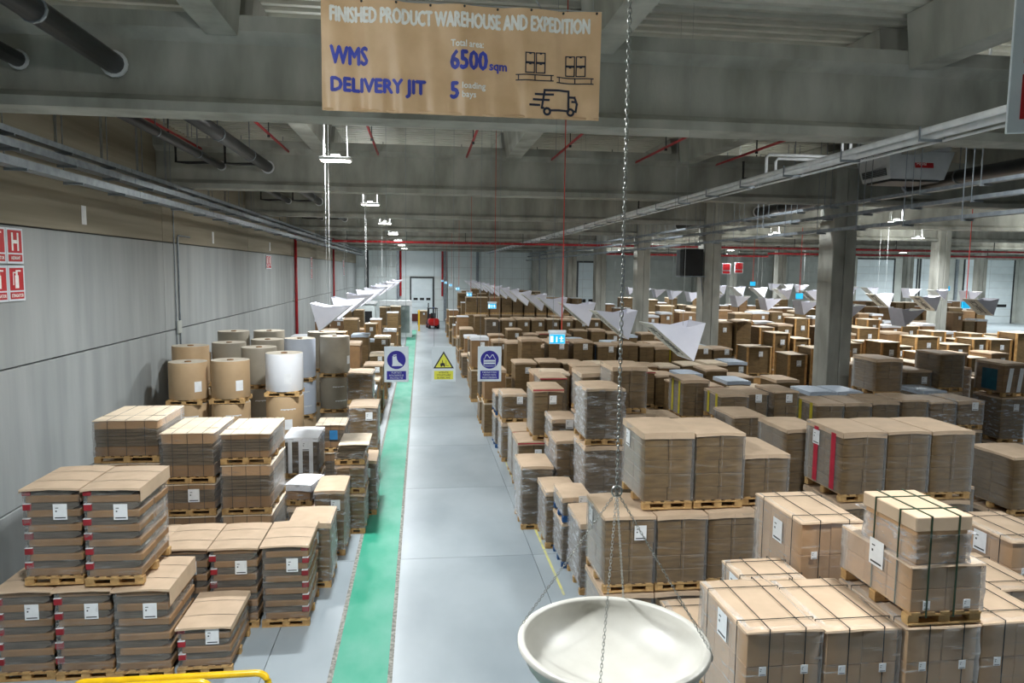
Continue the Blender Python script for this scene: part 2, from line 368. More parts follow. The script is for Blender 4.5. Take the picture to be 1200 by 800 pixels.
tray(12.1, 7.3, .2, 'lowest cable tray in front of the concrete columns', hh=.09)
# white twin trunking
t = thing('trunking', (7.55, 0, 8.1), 'white twin pipe trunking running the length of the hall below the beams', 'pipe')
for dx, dz, r in ((-.13, .05, .05), (.05, 0, .06), (.17, -.08, .02)):
    ob('pipe', MB().tube([(dx, 0, dz), (dx, 84, dz)], r, 10).mesh('pipe', white, True), t)
for i in range(40): ob('clip', cached('clip', lambda: MB().box(-.2, -.02, -.1, .22, .02, -.06).box(-.21, -.015, -.1, -.195, .015, .12).box(.205, -.015, -.1, .22, .015, .06).mesh('clip', galv)), t, (0, 2+2.05*i, 0))
t = thing('pipe_loop', (7.7, 15.8, 8.16), 'pair of white pipes bent up from the trunking below the roof deck', 'pipe')
for k in range(2):
    ob('pipe', MB().tube([(k*.22, 0, 0), (k*.22, 0, .46-k*.08), (k*.22+.05, 0, .53-k*.08), (1.95-k*.2, 0, .53-k*.08), (2.0-k*.2, 0, .58-k*.08), (2.0-k*.2, 0, ZD-8.16-.03)], .033, 8).mesh('pipe', white, True), t)
# air heaters on the columns
TS = bpy.data.scenes.new('text_scratch')
def heater(x, y, z, lb, s=1.0):
    t = thing('air_heater', (x, y, z), lb, 'air heater', 'ceiling air heaters')
    w0, w1, h = 1.0*s, .82*s, .75*s
    m = MB(); m.add([(-w1, -w1*.8, 0), (w1, -w1*.8, 0), (w1, w1*.8, 0), (-w1, w1*.8, 0), (-w0, -w0*.8, h), (w0, -w0*.8, h), (w0, w0*.8, h), (-w0, w0*.8, h)],
               [(0, 3, 2, 1), (4, 5, 6, 7), (0, 1, 5, 4), (1, 2, 6, 5), (2, 3, 7, 6), (3, 0, 4, 7)])
    ob('casing', m.mesh('casing', hoodgrey), t)
    ob('top_box', MB().cbox(-w0, -w0*.8, h+.02, w0*.9, w0*.8, h+.5*s, .02).mesh('box', hoodgrey), t)
    ob('outlet', MB().box(-w1*.9, -w1*.7, -.06*s, w1*.9, w1*.7, -.005).mesh('outlet', darksteel), t)
    gr = ob('grille', MB().box(-.01, -.55*s, 0, .01, .55*s, .2*s).mesh('grille', blackpipe), t, (-.88*s, 0, .1*s), (0, R(-13), 0))
    for q in range(5): ob('vane', cached(('vn', s), lambda: MB().box(-.012, -.55*s, 0, -.002, .55*s, .012).mesh('vane', galv)), gr, (-.004, 0, .02+.04*s*q))
    pl = ob('name_plate', MB().box(-.28*s, -.012, -.12*s, .28*s, 0, .12*s).mesh('plate', signred), t, (.12*s, -.735*s, .42*s), (R(-10.8), 0, 0), label='red name plate')
    textmesh('Hoval', .13*s, inkwhite, pl, (-.24*s, -.014, -.05*s))
    for sx in (-1, 1): ob('hanger', MB().box(-.015, -.015, 0, .015, .015, ZD-z-h-.5*s-.05).mesh('rod', darksteel), t, (sx*.7*s, 0, h+.5*s))
def textmesh(body, size, m, parent, loc, sx=1.0, bold=0.0, fold=None, align='LEFT', name='lettering', lsp=1.0, rot=(0, 0, 0), fit=None, heavy=0.0):
    cu = bpy.data.curves.new('txt', 'FONT'); cu.body = body; cu.size = size; cu.extrude = .0008 if not fold else 0
    cu.offset = bold; cu.align_x = align; cu.resolution_u = 2; cu.space_line = lsp
    tmp = bpy.data.objects.new('tmp', cu); TS.collection.objects.link(tmp)
    TS.view_layers[0].update(); dg = TS.view_layers[0].depsgraph
    me = bpy.data.meshes.new_from_object(tmp.evaluated_get(dg)); bpy.data.objects.remove(tmp)
    if fit:      # scale to an exact width and height
        X = [v.co.x for v in me.vertices]; Z = [v.co.y for v in me.vertices]
        kx, kz = fit[0]/(max(X)-min(X)), fit[1]/(max(Z)-min(Z)); mx_, mz_ = min(X), min(Z)
        for v in me.vertices: v.co.x = (v.co.x-mx_)*kx; v.co.y = (v.co.y-mz_)*kz
    if heavy:    # thicken the strokes by overlaying shifted copies
        vs = [v.co.copy() for v in me.vertices]; fs = [tuple(p.vertices) for p in me.polygons]; q = MB()
        for n_, (ax, az) in enumerate(((0, 0), (-heavy, 0), (heavy, 0), (0, -heavy), (0, heavy))): q.add([(v.x+ax, v.y+az, v.z+.0002*n_) for v in vs], fs)
        me = q.mesh('txt', m)
    for v in me.vertices:
        x, yy = v.co.x*sx, v.co.y
        v.co = (x, -v.co.z, yy) if not fold else (x, fold(loc[0]+x, loc[2]+yy)-.004-v.co.z, yy)
    me.materials.clear(); me.materials.append(m)
    return ob(name, me, parent, loc, rot)
heater(13.95, 20.0, 8.75, 'grey tapered air heater with red name plate beside the nearest column')
heater(14.2, 60.0, 8.4, 'small distant grey air heater with red name plate under the far beams', 1.0)
# lamps
led_me = MB().box(-.3, -.15, -.012, .3, .15, -.002).mesh('led', ledmat)
case_me = MB().cbox(-.34, -.18, 0, .34, .18, .07, .015).cbox(-.1, -.08, .07, .1, .08, .13, .01).mesh('case', white)
arm_me = MB().tube([(-.26, 0, .07), (-.22, 0, ZD-LAMP_Z-.01)], .012, 6).mesh('arm', white)
lamps = []
def lamp(x, y, k, lb):
    t = thing('high_bay_lamp', (x, y, LAMP_Z), lb, 'lamp', 'hanging high bay lamps')
    ob('housing', case_me, t); ob('led_panel', led_me, t)
    ob('suspension', arm_me, t); ob('suspension', arm_me, t, (0, 0, 0), (0, 0, math.pi))
    ld = bpy.data.lights.new('lamp_light', 'AREA'); ld.shape = 'RECTANGLE'; ld.size = .62; ld.size_y = .34; ld.energy = LAMP_W*k; ld.color = (.95, .985, 1); ld.spread = R(156)
    lo = ob('lamp_light', ld, t, (0, 0, -.03))
    pd = bpy.data.lights.new('lamp_fill', 'POINT'); pd.energy = LAMP_W*k*LAMP_FILL; pd.shadow_soft_size = .1; pd.color = (.97, 1, .97)
    ob('lamp_fill', pd, t, (0, 0, .25))
for i, y in enumerate((12.75, 23.45, 34.15, 44.85)):  # added lamps, hidden by the beams, to light the column and load tops
    t = thing('added_purlin_lamp', (10.5, y, 9.45), f'added flat lamp hidden behind a beam above the carton blocks, {ORD[i]} from the front', 'lamp', 'added lamps behind the beams')
    ob('housing', cached('plh', lambda: MB().cbox(-.6, -.1, 0, .6, .1, .08, .01).box(-.02, -.02, .08, .02, .02, ZD-9.45-.03).mesh('case', white)), t)
    ob('led_panel', cached('pll', lambda: MB().box(-.56, -.07, -.01, .56, .07, -.002).mesh('led', ledmat)), t)
    ld = bpy.data.lights.new('lamp_light', 'AREA'); ld.shape = 'RECTANGLE'; ld.size = 1.1; ld.size_y = .14; ld.energy = LAMP_W*.42; ld.color = (.95, .985, 1)
    ob('lamp_light', ld, t, (0, 0, -.03))
for r, (x, yl_, k) in enumerate(LAMP_ROWS):
    for i, y in enumerate(yl_):
        wh = ['over the aisle', 'added above the strapped cartons', 'added above the side stacks', 'over the hall beyond the columns', 'over the second column row', 'near the farthest docks', 'added before the far dock doors', 'added before the outermost dock door'][r]
        lamp(x, y, k, f'white hanging led lamp {wh}, {ORD[i]} of its row')

# ------------------------------------------------------------------ pallet loads
PH = .13
def pallet(parent, w, d, detail, m=wood):
    def base():
        b = MB()
        if detail: return b.box(-w/2, -.05, 0, w/2, .05, .018).mesh('pallet', m)
        for y in (-d/2+.05, 0, d/2-.05): b.box(-w/2, y-.05, 0, w/2, y+.05, .018)
        for y in (-d/2+.05, 0, d/2-.05): b.box(-w/2, y-.05, .092, w/2, y+.05, .11)
        if not detail:
            for x in (-w/2+.06, 0, w/2-.06):
                for y in (-d/2+.05, 0, d/2-.05): b.box(x-.06, y-.05, .018, x+.06, y+.05, .092)
            n = max(4, int(w/.16))
            for i in range(n):
                x = -w/2+(i+.5)*w/n; b.box(x-.05, -d/2, .11, x+.05, d/2, .13)
        return b.mesh('pallet', m)
    p = ob('pallet', cached(('pal', round(w, 2), round(d, 2), detail, m.name), base), parent)
    if detail:
        for x in (-w/2+.06, 0, w/2-.06):
            for y in (-d/2+.06, 0, d/2-.06): ob('block', bxm(.12, .1, .074, m, None, 'block'), p, (x, y, .018))
        for y in (-d/2+.05, d/2-.05): ob('runner', bxm(w, .1, .018, m, None, 'runner'), p, (0, y, 0))
        for y in (-d/2+.05, 0, d/2-.05): ob('runner', bxm(w, .1, .018, m, None, 'runner'), p, (0, y, .092))
        n = max(4, int(w/.16))
        for i in range(n): ob('deck_board', bxm(.1, round(d, 2), .02, m, None, 'board'), p, (-w/2+(i+.5)*w/n, 0, .11))
    return p
def cover_mesh(w, d, m, flaps=(.05, .05, .05, .05), dome=.025, seed=0):
    """domed board laid over a load with turned-down edges (front, right, back, left)"""
    def mk():
        rnd = random.Random(seed); n = 6; b = MB(); hw, hd = w/2+.006, d/2+.006
        top = lambda u, v: dome*(1-(2*u-1)**2*.75)*(1-(2*v-1)**2*.35)+rnd.uniform(-.002, .002)
        vs = [(-hw+2*hw*i/n, -hd+2*hd*j/n, top(i/n, j/n)) for j in range(n+1) for i in range(n+1)]
        fs = [(j*(n+1)+i, j*(n+1)+i+1, (j+1)*(n+1)+i+1, (j+1)*(n+1)+i) for j in range(n) for i in range(n)]
        edge = [list(range(0, n+1)), [j*(n+1)+n for j in range(n+1)], [n*(n+1)+i for i in range(n, -1, -1)], [j*(n+1) for j in range(n, -1, -1)]]
        for e, fl, (ox, oy) in zip(edge, flaps, ((0, -.006), (.006, 0), (0, .006), (-.006, 0))):
            if not fl: continue
            o = len(vs)
            for k in e: vs.append((vs[k][0]+ox, vs[k][1]+oy, vs[k][2]-fl+rnd.uniform(-.006, .006)))
            for k in range(n): fs.append((e[k+1], e[k], o+k, o+k+1))
        # lower skin so the sheet has thickness
        o = len(vs); vs += [(x*.995, y*.995, z-.012) for x, y, z in vs[:(n+1)**2]]
        fs += [tuple(o+q for q in reversed(f)) for f in fs[:n*n]]
        return b.add(vs, fs).mesh('cover', m, False)
    return cached(('cov', round(w, 2), round(d, 2), m.name, flaps, dome, seed), mk)
def film_mesh(w, d, h, m, jag=.004, seed=0, lip=.05):
    def mk():
        rnd = random.Random(seed); nz = max(4, int(h/.09)); nx = 5
        ring = [(-.5+i/nx, -.5) for i in range(nx)]+[(.5, -.5+i/nx) for i in range(nx)]+[(.5-i/nx, .5) for i in range(nx)]+[(-.5, .5-i/nx) for i in range(nx)]
        vs = []; N = len(ring)
        for k in range(nz+1):
            for (a, c) in ring:
                vs.append((a*(w+.016)+rnd.uniform(-jag, jag), c*(d+.016)+rnd.uniform(-jag, jag), h*k/nz))
        fs = [(k*N+i, k*N+(i+1) % N, (k+1)*N+(i+1) % N, (k+1)*N+i) for k in range(nz) for i in range(N)]
        if lip:
            o = len(vs)
            for (a, c) in ring: vs.append((a*(w-2*lip*rnd.uniform(.6, 1.4)), c*(d-2*lip*rnd.uniform(.6, 1.4)), h+.03))
            fs += [(nz*N+i, nz*N+(i+1) % N, o+(i+1) % N, o+i) for i in range(N)]
        return MB().add(vs, fs).mesh('film', m, True)
    return cached(('film', round(w, 2), round(d, 2), round(h, 2), m.name, jag, seed), mk)
def label_sheet(parent, x, y, z, side='front', s=1.0, m=paper):
    rot = (0, 0, 0) if side == 'front' else (0, 0, -math.pi/2)
    o = ob('label_sheet', cached(('lab', s, m.name), lambda: MB().box(-.09*s, -.003, -.11*s, .09*s, 0, .11*s).mesh('label', m)), parent, (x, y, z), rot)
    if m is paper: ob('print_line', cached(('labp', s), lambda: MB().box(-.07*s, -.0045, -.09*s, .07*s, -.003, -.075*s).box(-.06*s, -.0045, .05*s, -.02*s, -.003, .06*s).box(-.06*s, -.0045, .0, -.04*s, -.003, .02*s).mesh('print', ink)), o)
def cartons(t, w, d, z0, h, nx, ny, nz, m, joined=False, gap=.006, jit=.006, rnd=random):
    cw, cdp, ch = w/nx, d/ny, h/nz
    if joined:
        def mk():
            b = MB()
            for k in range(nz):
                for i in range(nx): b.box(-w/2+i*cw+gap/2+.003*(k % 2), -d/2+.003*(k % 2), k*ch+gap/2, -w/2+(i+1)*cw-gap/2-.003*(k % 2), d/2-.003*(k % 2), (k+1)*ch-gap/2)
            b.box(-w/2+.02, -d/2+.02, 0, w/2-.02, d/2-.02, h-gap)
            return b.mesh('cartons', m)
        ob('carton_stack', cached(('cj', round(w, 2), round(d, 2), round(h, 2), nx, nz, m.name), mk), t, (0, 0, z0))
        return
    me = bxm(round(cw-gap, 3), round(cdp-gap, 3), round(ch-.004, 3), m, .006, 'carton')
    for k in range(nz):
        for j in range(ny):
            for i in range(nx):
                ob('carton', me, t, (-w/2+(i+.5)*cw+rnd.uniform(-jit, jit), -d/2+(j+.5)*cdp+rnd.uniform(-jit, jit), z0+k*ch))
def straps(t, w, d, z0, h, xs_, ys_, m, th=.012, top=.0):
    """tensioned bands round the load: xs_ run over the top front to back, ys_ side to side"""
    for x in xs_:
        ob('strap', cached(('sx', round(d, 2), round(h, 2), m.name, th), lambda: MB().box(-th/2, -d/2-.012, 0, th/2, -d/2-.006, h+.008).box(-th/2, -d/2-.012, h+.004, th/2, d/2+.012, h+.01).box(-th/2, d/2+.006, 0, th/2, d/2+.012, h+.008).mesh('strap', m)), t, (x, 0, z0+top))
    for y in ys_:
        ob('strap', cached(('sy', round(w, 2), round(h, 2), m.name, th), lambda: MB().box(-w/2-.012, -th/2, 0, -w/2-.006, th/2, h+.008).box(-w/2-.012, -th/2, h+.004, w/2+.012, th/2, h+.01).box(w/2+.006, -th/2, 0, w/2+.012, th/2, h+.008).mesh('strap', m)), t, (0, y, z0+top))
NLOAD = [0]
JB = {}
def joined_load(style, X, Y, w, d, z, h):
    """loads too far or too hidden to pick apart: gathered into one object"""
    side = 0 if X < 0 else 1 if X < 14 else 2
    b, mats = JB.setdefault(side, (MB(), [wood, cartongrey, carton, tancov, whitecov, crwood, paletan]))
    cxx, cyy = X+w/2, Y+d/2
    b.k = 0
    for y in (Y, Y+d/2-.05, Y+d-.1): b.box(X, y, z, X+w, y+.1, z+PH)
    b.k = 2 if style in ('brown', 'white') else 5 if style == 'crate' else 1
    n = max(2, round((h-PH)/.3)); lh = (h-PH-.02)/n
    for k in range(n): b.box(X+.015+.004*(k % 2), Y+.015, z+PH+k*lh, X+w-.015-.004*(k % 2), Y+d-.015, z+PH+(k+1)*lh-.008)
    b.k = 4 if style in ('white', 'whitetop') else 6 if style in ('crate', 'wrap') else 3
    b.box(X, Y, z+h-.06, X+w, Y+d, z+h-.004)
def load(style, X, Y, w, d, z, h, lb, group, far=False, rz=0, stripe=None, **kw):
    """one pallet with what is packed on it; X = left edge, Y = front edge"""
    if kw.get('joined'): return joined_load(style, X, Y, w, d, z, h)
    NLOAD[0] += 1; sd = NLOAD[0] % 7; rnd = random.Random(NLOAD[0]*13+1)
    t = thing('pallet_load', (X+w/2, Y+d/2, z), lb, 'pallet load', group, rz)
    near = Y < 13.2 and not far
    pm_ = woodblue if kw.get('blue') else wood
    pallet(t, w, d, near and style != 'sheet', pm_)
    bh = h-PH; W, D = w-.03, d-.03
    if style == 'bundle':
        n = max(4, round(bh/.112)); lh = (bh-.02)/n
        for k in range(n):
            A = k % 2 == 0
            for j in range(2):
                yc = (-D/4 if j == 0 else D/4)
                if A: me = cached(('bA', round(W, 2), round(D, 2), round(lh, 3)), lambda: MB().cbox(-W/2+.05, -D/4+.012, 0, W/2, D/4-.012, lh-.004, .012).mesh('bundle', carton))
                else:
                    def mkB():
                        b = MB(); x0, x1 = -W/2+.012, W/2-.03; c = .1
                        p = [(x0, 0), (x1-c, 0), (x1, lh*.45), (x1-.02, lh-.004), (x0, lh-.004)]
                        q = len(p); y0, y1 = -D/4+.03, D/4-.02
                        b.add([(a, y0, e) for a, e in p]+[(a, y1, e) for a, e in p], [tuple(range(q)), tuple(range(2*q-1, q-1, -1))]+[(i, i+q, (i+1) % q+q, (i+1) % q) for i in range(q)])
                        return b.mesh('bundle', flutedark)
                    me = cached(('bB', round(W, 2), round(D, 2), round(lh, 3)), mkB)
                o = ob('bundle', me, t, (rnd.uniform(-.012, .012), yc+rnd.uniform(-.008, .008), PH+k*lh))
                if not A and j == 0 and not kw.get('notab'):
                    sx = 1 if kw.get('tabright') else -1
                    tb = ob('red_end', cached(('tab', round(lh, 3)), lambda: MB().cbox(-.055, -.05, 0, .055, .05, lh*.86, .008).mesh('tab', redtab)), o, (sx*(W/2-.05), -D/4+.045, .003))
                    ob('white_edge', cached('tabw', lambda: MB().box(-.05, -.052, 0, .05, .04, .008).mesh('edge', paper)), tb, (0, 0, lh*.86))
        ob('top_cover', cover_mesh(w, d+.02, tancov, (.03, kw.get('flap', .05), .03, .06 if kw.get('flap', 0) > .1 else .02), .03, sd), t, (0, 0, h-.03))
        for v_ in (.3, .7):      # bands pressed over the cover
            def band():
                q = MB(); y_ = -d/2+d*v_; pts = []
                for i in range(13):
                    u_ = i/12; pts.append((-w/2-.008+(w+.016)*u_, .03*(1-(2*u_-1)**2*.75)*(1-(2*v_-1)**2*.35)+.003))
                vs = [(a, y_+e, zz) for a, zz in pts for e in (-.005, .005)]
                return q.add(vs, [(2*i, 2*i+2, 2*i+3, 2*i+1) for i in range(12)]).mesh('band', strapmat)
            ob('strap', cached(('band', round(w, 2), round(d, 2), v_), band), t, (0, 0, h-.03))
        label_sheet(t, .12, -D/2-.004, PH+bh*.72, s=1.05)
        ob('stretch_wrap', film_mesh(w-.07, d-.04, bh*.96, FILM, .006, sd, 0), t, (0, 0, PH))
    elif style == 'sheet':
        tr = min(.24, bh*.26); n = max(4, round((bh-2*tr)/.07)); lh = (bh-2*tr)/n
        ob('bottom_board', bxm(W, D, tr-.004, carton, .01, 'board'), t, (0, 0, PH))
        for k in range(n): ob('sheet_bundle', bxm(round(W-.02, 2), round(D-.02, 2), round(lh-.003, 3), flute, .006, 'bundle'), t, (rnd.uniform(-.012, .012), rnd.uniform(-.01, .01), PH+tr+k*lh))
        ob('top_board', bxm(W, D, round(tr-.012, 3), cartontan if rnd.random() < .6 else carton, .01, 'board'), t, (0, 0, PH+bh-tr))
        ob('top_cover', cover_mesh(w, d, paletan, (.012,)*4, .012, sd), t, (0, 0, h-.014))
        straps(t, W, D, PH, bh-.012, [-.28*w, .0, .29*w], [-.2*d], strapmat, .008)
        if not far: ob('stretch_wrap', film_mesh(w, d, bh*.97, FILM, .005, sd, .02), t, (0, 0, PH))
        if kw.get('lab') or kw.get('bluelab'): label_sheet(t, .1*w, -d/2-.014, PH+bh*.55, s=1.15, m=bluestrip if kw.get('bluelab') else paper)
    elif style in ('strap', 'lid'):
        nz = max(2, round(bh/.37))
        cartons(t, W, D, PH, bh-.02, 2, 3, nz, cartontan, rnd=rnd, jit=.004)
        ob('top_cover', cover_mesh(w, d, tancov, (.02, .02, .02, .02), .01, sd), t, (0, 0, h-.016))
        sm = strapgreen if style == 'lid' else strapmat
        if style == 'strap':
            straps(t, w, d, PH, bh+.004, [-.2*w, .27*w], [-.33*d, .3*d], sm, .009)
        ob('stretch_wrap', film_mesh(w, d, bh*.98, FILM, .007, sd, .06), t, (0, 0, PH))
        label_sheet(t, -w/2-.012, -.05, PH+bh*.82, 'left', 1.3)
        for x in (-.28, .27): label_sheet(t, x*w, -d/2-.012, h-.42, 'front', .42)
        if style == 'lid':
            h2 = .49; w2, d2 = w*.74, d*.72
            xo = -w/2+w2/2+.02; yo = -d/2+d2/2+.0
            ob('upper_carton', bxm(w2-.04, d2-.02, h2-.13, cartontan, .008, 'carton'), t, (xo, yo, h))
            ob('carton_lid', MB().cbox(-w2/2-.01, -d2/2-.01, 0, w2/2+.01, d2/2+.01, .15, .01).mesh('lid', tancov), t, (xo, yo, h+h2-.15))
            ob('stretch_wrap', film_mesh(w2, d2, h2*.6, FILMC, .02, 3, -.05), t, (xo, yo, h))
            for x in (-.14, .16): ob('strap', MB().box(-.008, -d2/2-.02, -bh-.05, .008, -d2/2-.012, h2+.01).box(-.008, -d2/2-.02, h2+.002, .008, d2/2+.02, h2+.01).mesh('strap', sm), t, (xo+x, yo, h))
            for y in (-.2, .2): ob('strap', MB().box(-w2/2-.02, -.008, h2+.002, w2/2+.02, .008, h2+.01).box(-w2/2-.022, -.008, -bh, -w2/2-.014, .008, h2+.01).mesh('strap', sm), t, (xo, yo+y, h))
    elif style == 'crate':
        cartons(t, W-.06, D-.06, PH, bh-.03, 2, 1, max(2, round(bh/.3)), cartongrey, True)
        q = .08
        [ob('corner_post', bxm(q, q, round(bh-.02, 2), crwood, None, 'post'), t, (sx*(w/2-q/2), sy*(d/2-q/2), PH)) for sx in (-1, 1) for sy in (-1, 1)]
        ob('top_board', bxm(w, d, .03, paletan, .006, 'board'), t, (0, 0, h-.03))
        label_sheet(t, .05*w, -d/2-.004, PH+bh*.72, s=1.1)
    elif style == 'flat':
        n = 7; lh = (bh-.02)/n
        for k in range(n): ob('sheet_bundle', bxm(round(W-.02, 2), round(D-.02, 2), round(lh-.003, 3), flute, .006, 'bundle'), t, (.018*k-.03, rnd.uniform(-.02, .02), PH+k*lh), (0, 0, rnd.uniform(-.03, .03)))
        ob('top_cover', cover_mesh(w, d, paletan, (.02,)*4, .02, sd), t, (.09, 0, h-.02))
        ob('stretch_wrap', film_mesh(w, d, bh*.5, FILMC, .015, sd, 0), t, (0, 0, PH))
    else:
        body = {'dark': cartongrey, 'crump': flute, 'wrap': cartongrey, 'rededge': cartongrey, 'yellow': cartongrey, 'blue': flute, 'white': carton, 'stripe': flute,
                'whitetop': cartongrey, 'teal': carton, 'bluetag': cartongrey, 'brown': carton}.get(style, cartongrey)
        nz = max(2, round(bh/.21))
        cartons(t, W, D, PH, bh-.02, 2, 2, nz, body, joined=far or (style in ('crump',) and Y > 14), rnd=rnd)
        cvm = {'white': whitecov, 'stripe': whitecov, 'whitetop': bluecov}.get(style, tancov if not far or rnd.random() < (.55 if X < 0 else .8) else paletan)
        fl = {'white': .14, 'stripe': .1, 'whitetop': .12}.get(style, rnd.choice((.05, .07, .1)))
        ob('top_cover', cover_mesh(w, d, cvm, (fl,)*4, kw.get('dome', .03), sd), t, (0, 0, h-.03))
        if not far:
            fm, jg = {'crump': (FILMC, .02), 'wrap': (FILMC, .01), 'blue': (FILMC, .01), 'stripe': (FILMC, .012), 'white': (FILMC, .01)}.get(style, (FILMG, .004))
            ob('stretch_wrap', film_mesh(w, d, bh*.96, fm, jg, sd, .03 if style in ('crump', 'wrap') else 0), t, (0, 0, PH))
            if style in ('dark', 'yellow', 'rededge'):   # vertical packing tape line
                ob('packing_tape', cached(('tp', round(bh, 2)), lambda: MB().box(-.004, -.002, 0, .004, 0, bh*.95).mesh('tape', FILMC)), t, (.04*w, -d/2-.013, PH))
        if style == 'rededge':
            ob('red_edge', cached(('re', round(w, 2)), lambda: MB().box(-w/2-.01, -.004, 0, w/2+.01, 0, .03).mesh('edge', redstrip)), t, (0, -d/2-.016, h-.075))
        if style == 'teal':
            for x in (-.2, .22): ob('white_print', MB().poly([(x*w-.16, 0), (x*w-.02, 0), (x*w+.07, bh*.8), (x*w-.07, bh*.8)], .004).mesh('print', paper), t, (0, -d/2-.02, PH+.02))
            ob('teal_print', MB().box(-.004, -d*.3, 0, 0, d*.22, bh*.7).mesh('print', tealp), t, (-w/2-.016, 0, PH+.05))
        if style == 'stripe':
            for x in (-.3, 0, .3): ob('pale_stripe', MB().box(-.045, -.004, 0, .045, 0, bh*.92).mesh('stripe', paper), t, (x*w, -d/2-.016, PH))
        st = {'yellow': yelstrip, 'bluetag': bluestrip}.get(style) or ({'red': redstrip}.get(stripe))
        if st:
            for y in (-.27, .2): ob('print_stripe', cached(('ps', round(bh, 2), st.name), lambda: MB().box(-.004, -.07, 0, 0, .07, bh*.9).mesh('stripe', st)), t, (-w/2-.014, y*d, PH+.03))
        if kw.get('lab', rnd.random() < (.3 if not far else .3)): label_sheet(t, rnd.choice((.15, .2, .1))*w, -d/2-.014, PH+bh*.75, s=1.05, m=bluestrip if kw.get('bluelab') else paper)
        if kw.get('leftlab'): label_sheet(t, -w/2-.016, .2*d, PH+bh*.75, 'left', 1.2)
    return t
def stack(X, Y, w, d, tiers, base, group, z=0.0, far=False, **kw):
    """loads standing on each other; base = how this pile is told apart"""
    n = len(tiers)
    for k, tr in enumerate(tiers):
        style, h = tr[0], tr[1]; o = dict(kw); o.update(tr[2] if len(tr) > 2 else {})
        lb = o.pop('lb', None)
        if not lb:
            what = {'bundle': 'brown flat-packed bundles', 'sheet': 'strapped corrugated sheets', 'strap': 'tan strapped cartons', 'dark': 'film-wrapped brown cartons', 'crump': 'crumpled-film wrapped load', 'wrap': 'clear-wrapped grey load',
                    'rededge': 'red-edged wrapped cartons', 'yellow': 'cartons with yellow side stripes', 'blue': 'wrapped load on blue pallet', 'white': 'white-covered load', 'stripe': 'pale-striped load with white cover', 'flat': 'loose flat sheets',
                    'whitetop': 'dark cartons under bluish cover', 'teal': 'teal and white printed cartons', 'bluetag': 'cartons with blue side stripes', 'crate': 'wood-framed crate', 'brown': 'plain brown cartons'}[style]
            pos = '' if n == 1 else (', on top' if k == n-1 else ', at the bottom' if k == 0 else ', in the middle')
            lb = f'{what}{pos} {base}'
        if far and (k < n-1 or Y > 50): o['joined'] = 1
        load(style, X, Y, w, d, z+sum(a[1] for a in tiers[:k])+.012*k, h, lb, group, far=far or (k < n-1 and o.get('hid', 0)), **o)

GL, GR, GX = 'pallet loads left of the aisle', 'pallet loads right of the aisle', 'pallet loads beyond the columns'
B = 'bundle'
stack(-6.10, 10.80, .8, 1.2, [(B, 1.38, dict(lb='flat-packed bundles in the bottom row, outermost at the picture edge'))], '', GL)
stack(-5.27, 10.75, .8, 1.2, [(B, 1.38, dict(lb='flat-packed bundles with red ends, middle of the bottom row'))], '', GL)
stack(-4.44, 10.68, .8, 1.2, [(B, 1.38, dict(lb='flat-packed bundles without red ends under a folded tan cover, bottom row', notab=1, flap=.26))], '', GL)
stack(-3.58, 10.70, .78, 1.2, [(B, .76, dict(lb='low half-height bundle load with red ends, nearest the yellow railing', flap=.08))], '', GL)
stack(-5.68, 10.86, .8, 1.2, [(B, 1.45, dict(lb='upper bundle load nearest the concrete wall, red ends, tan cover', flap=.2))], '', GL, z=1.405)
stack(-4.82, 10.76, .8, 1.2, [(B, 1.46, dict(lb='upper bundle load with white label and tan cover overhanging its side', flap=.2))], '', GL, z=1.405)
stack(-5.14, 12.30, .78, 1.2, [(B, 1.36, dict(lb='bundle load mostly hidden behind the two upper bundle loads'))], '', GL)
stack(-4.31, 12.16, .78, 1.2, [(B, 1.40, dict(lb='second-row bundle load behind the half-height one, half hidden'))], '', GL)
stack(-3.49, 12.10, .78, 1.2, [(B, 1.41, dict(lb='second-row bundle load with white label, middle of the three'))], '', GL)
stack(-2.66, 12.08, .78, 1.2, [(B, 1.43, dict(lb='second-row bundle load with red ends on the aisle side', tabright=1))], '', GL)
sh = 'sheet'
stack(-6.10, 14.2, 1.16, 1.5, [(sh, 1.1), (sh, 1.2), (sh, .82)], 'of the sheet pile by the concrete wall', GL)
stack(-4.88, 14.1, .97, 1.5, [(sh, 1.28), (sh, .62, dict(lab=1, lb='thin strapped sheet load with white label, middle of the central pile')), (sh, .98)], 'of the central sheet pile', GL)
stack(-3.80, 14.1, .92, 1.5, [(sh, 1.28), (sh, .97), (sh, .6)], 'of the sheet pile nearest the aisle', GL)
stack(-2.48, 13.56, .78, 1.0, [('wrap', 1.28)], 'right behind the red-ended second-row load', GL)
stack(-2.86, 15.62, .6, .9, [('wrap', .92)], 'under the tilted white-covered box', GL)
load('white', -2.84, 15.64, .58,   .84, .932, .48, 'small white-covered box set askew on a grey load', GL, rz=R(-12), lab=False)
stack(-2.22, 15.12, .62, 1.15, [('wrap', 1.42, dict(lb='tall clear-wrapped load with white label beside the white-covered box', lab=True))], '', GL)
stack(-1.94, 16.38, .66, 1.15, [('wrap', .94), ('wrap', .65), ('flat', .48)], 'of the three-high pile at the green strip', GL)
stack(-1.78, 17.65, .68, 1.1, [('crump', 1.38)], 'standing at the edge of the green strip', GL)
stack(-3.22, 17.2, .8, 1.2, [('wrap', 1.08), ('stripe', .99)], 'of the pile before the rolls', GL)
stack(-2.8, 19.5, .78, 1.0, [(sh, 1.12), (sh, .75, dict(bluelab=1, lb='brown sheet load with a blue label, before the upright rolls'))], 'under the blue-labelled sheet load', GL)
stack(-2.0, 20.3, .78, 1.2, [('wrap', .91), ('wrap', 1.31)], 'of the tall grey pile by the green strip', GL)
stack(-2.36, 23.4, .8, 1.2, [('wrap', .9), ('wrap', .8), ('wrap', 1.0)], 'of the pile beside the farthest rolls', GL)
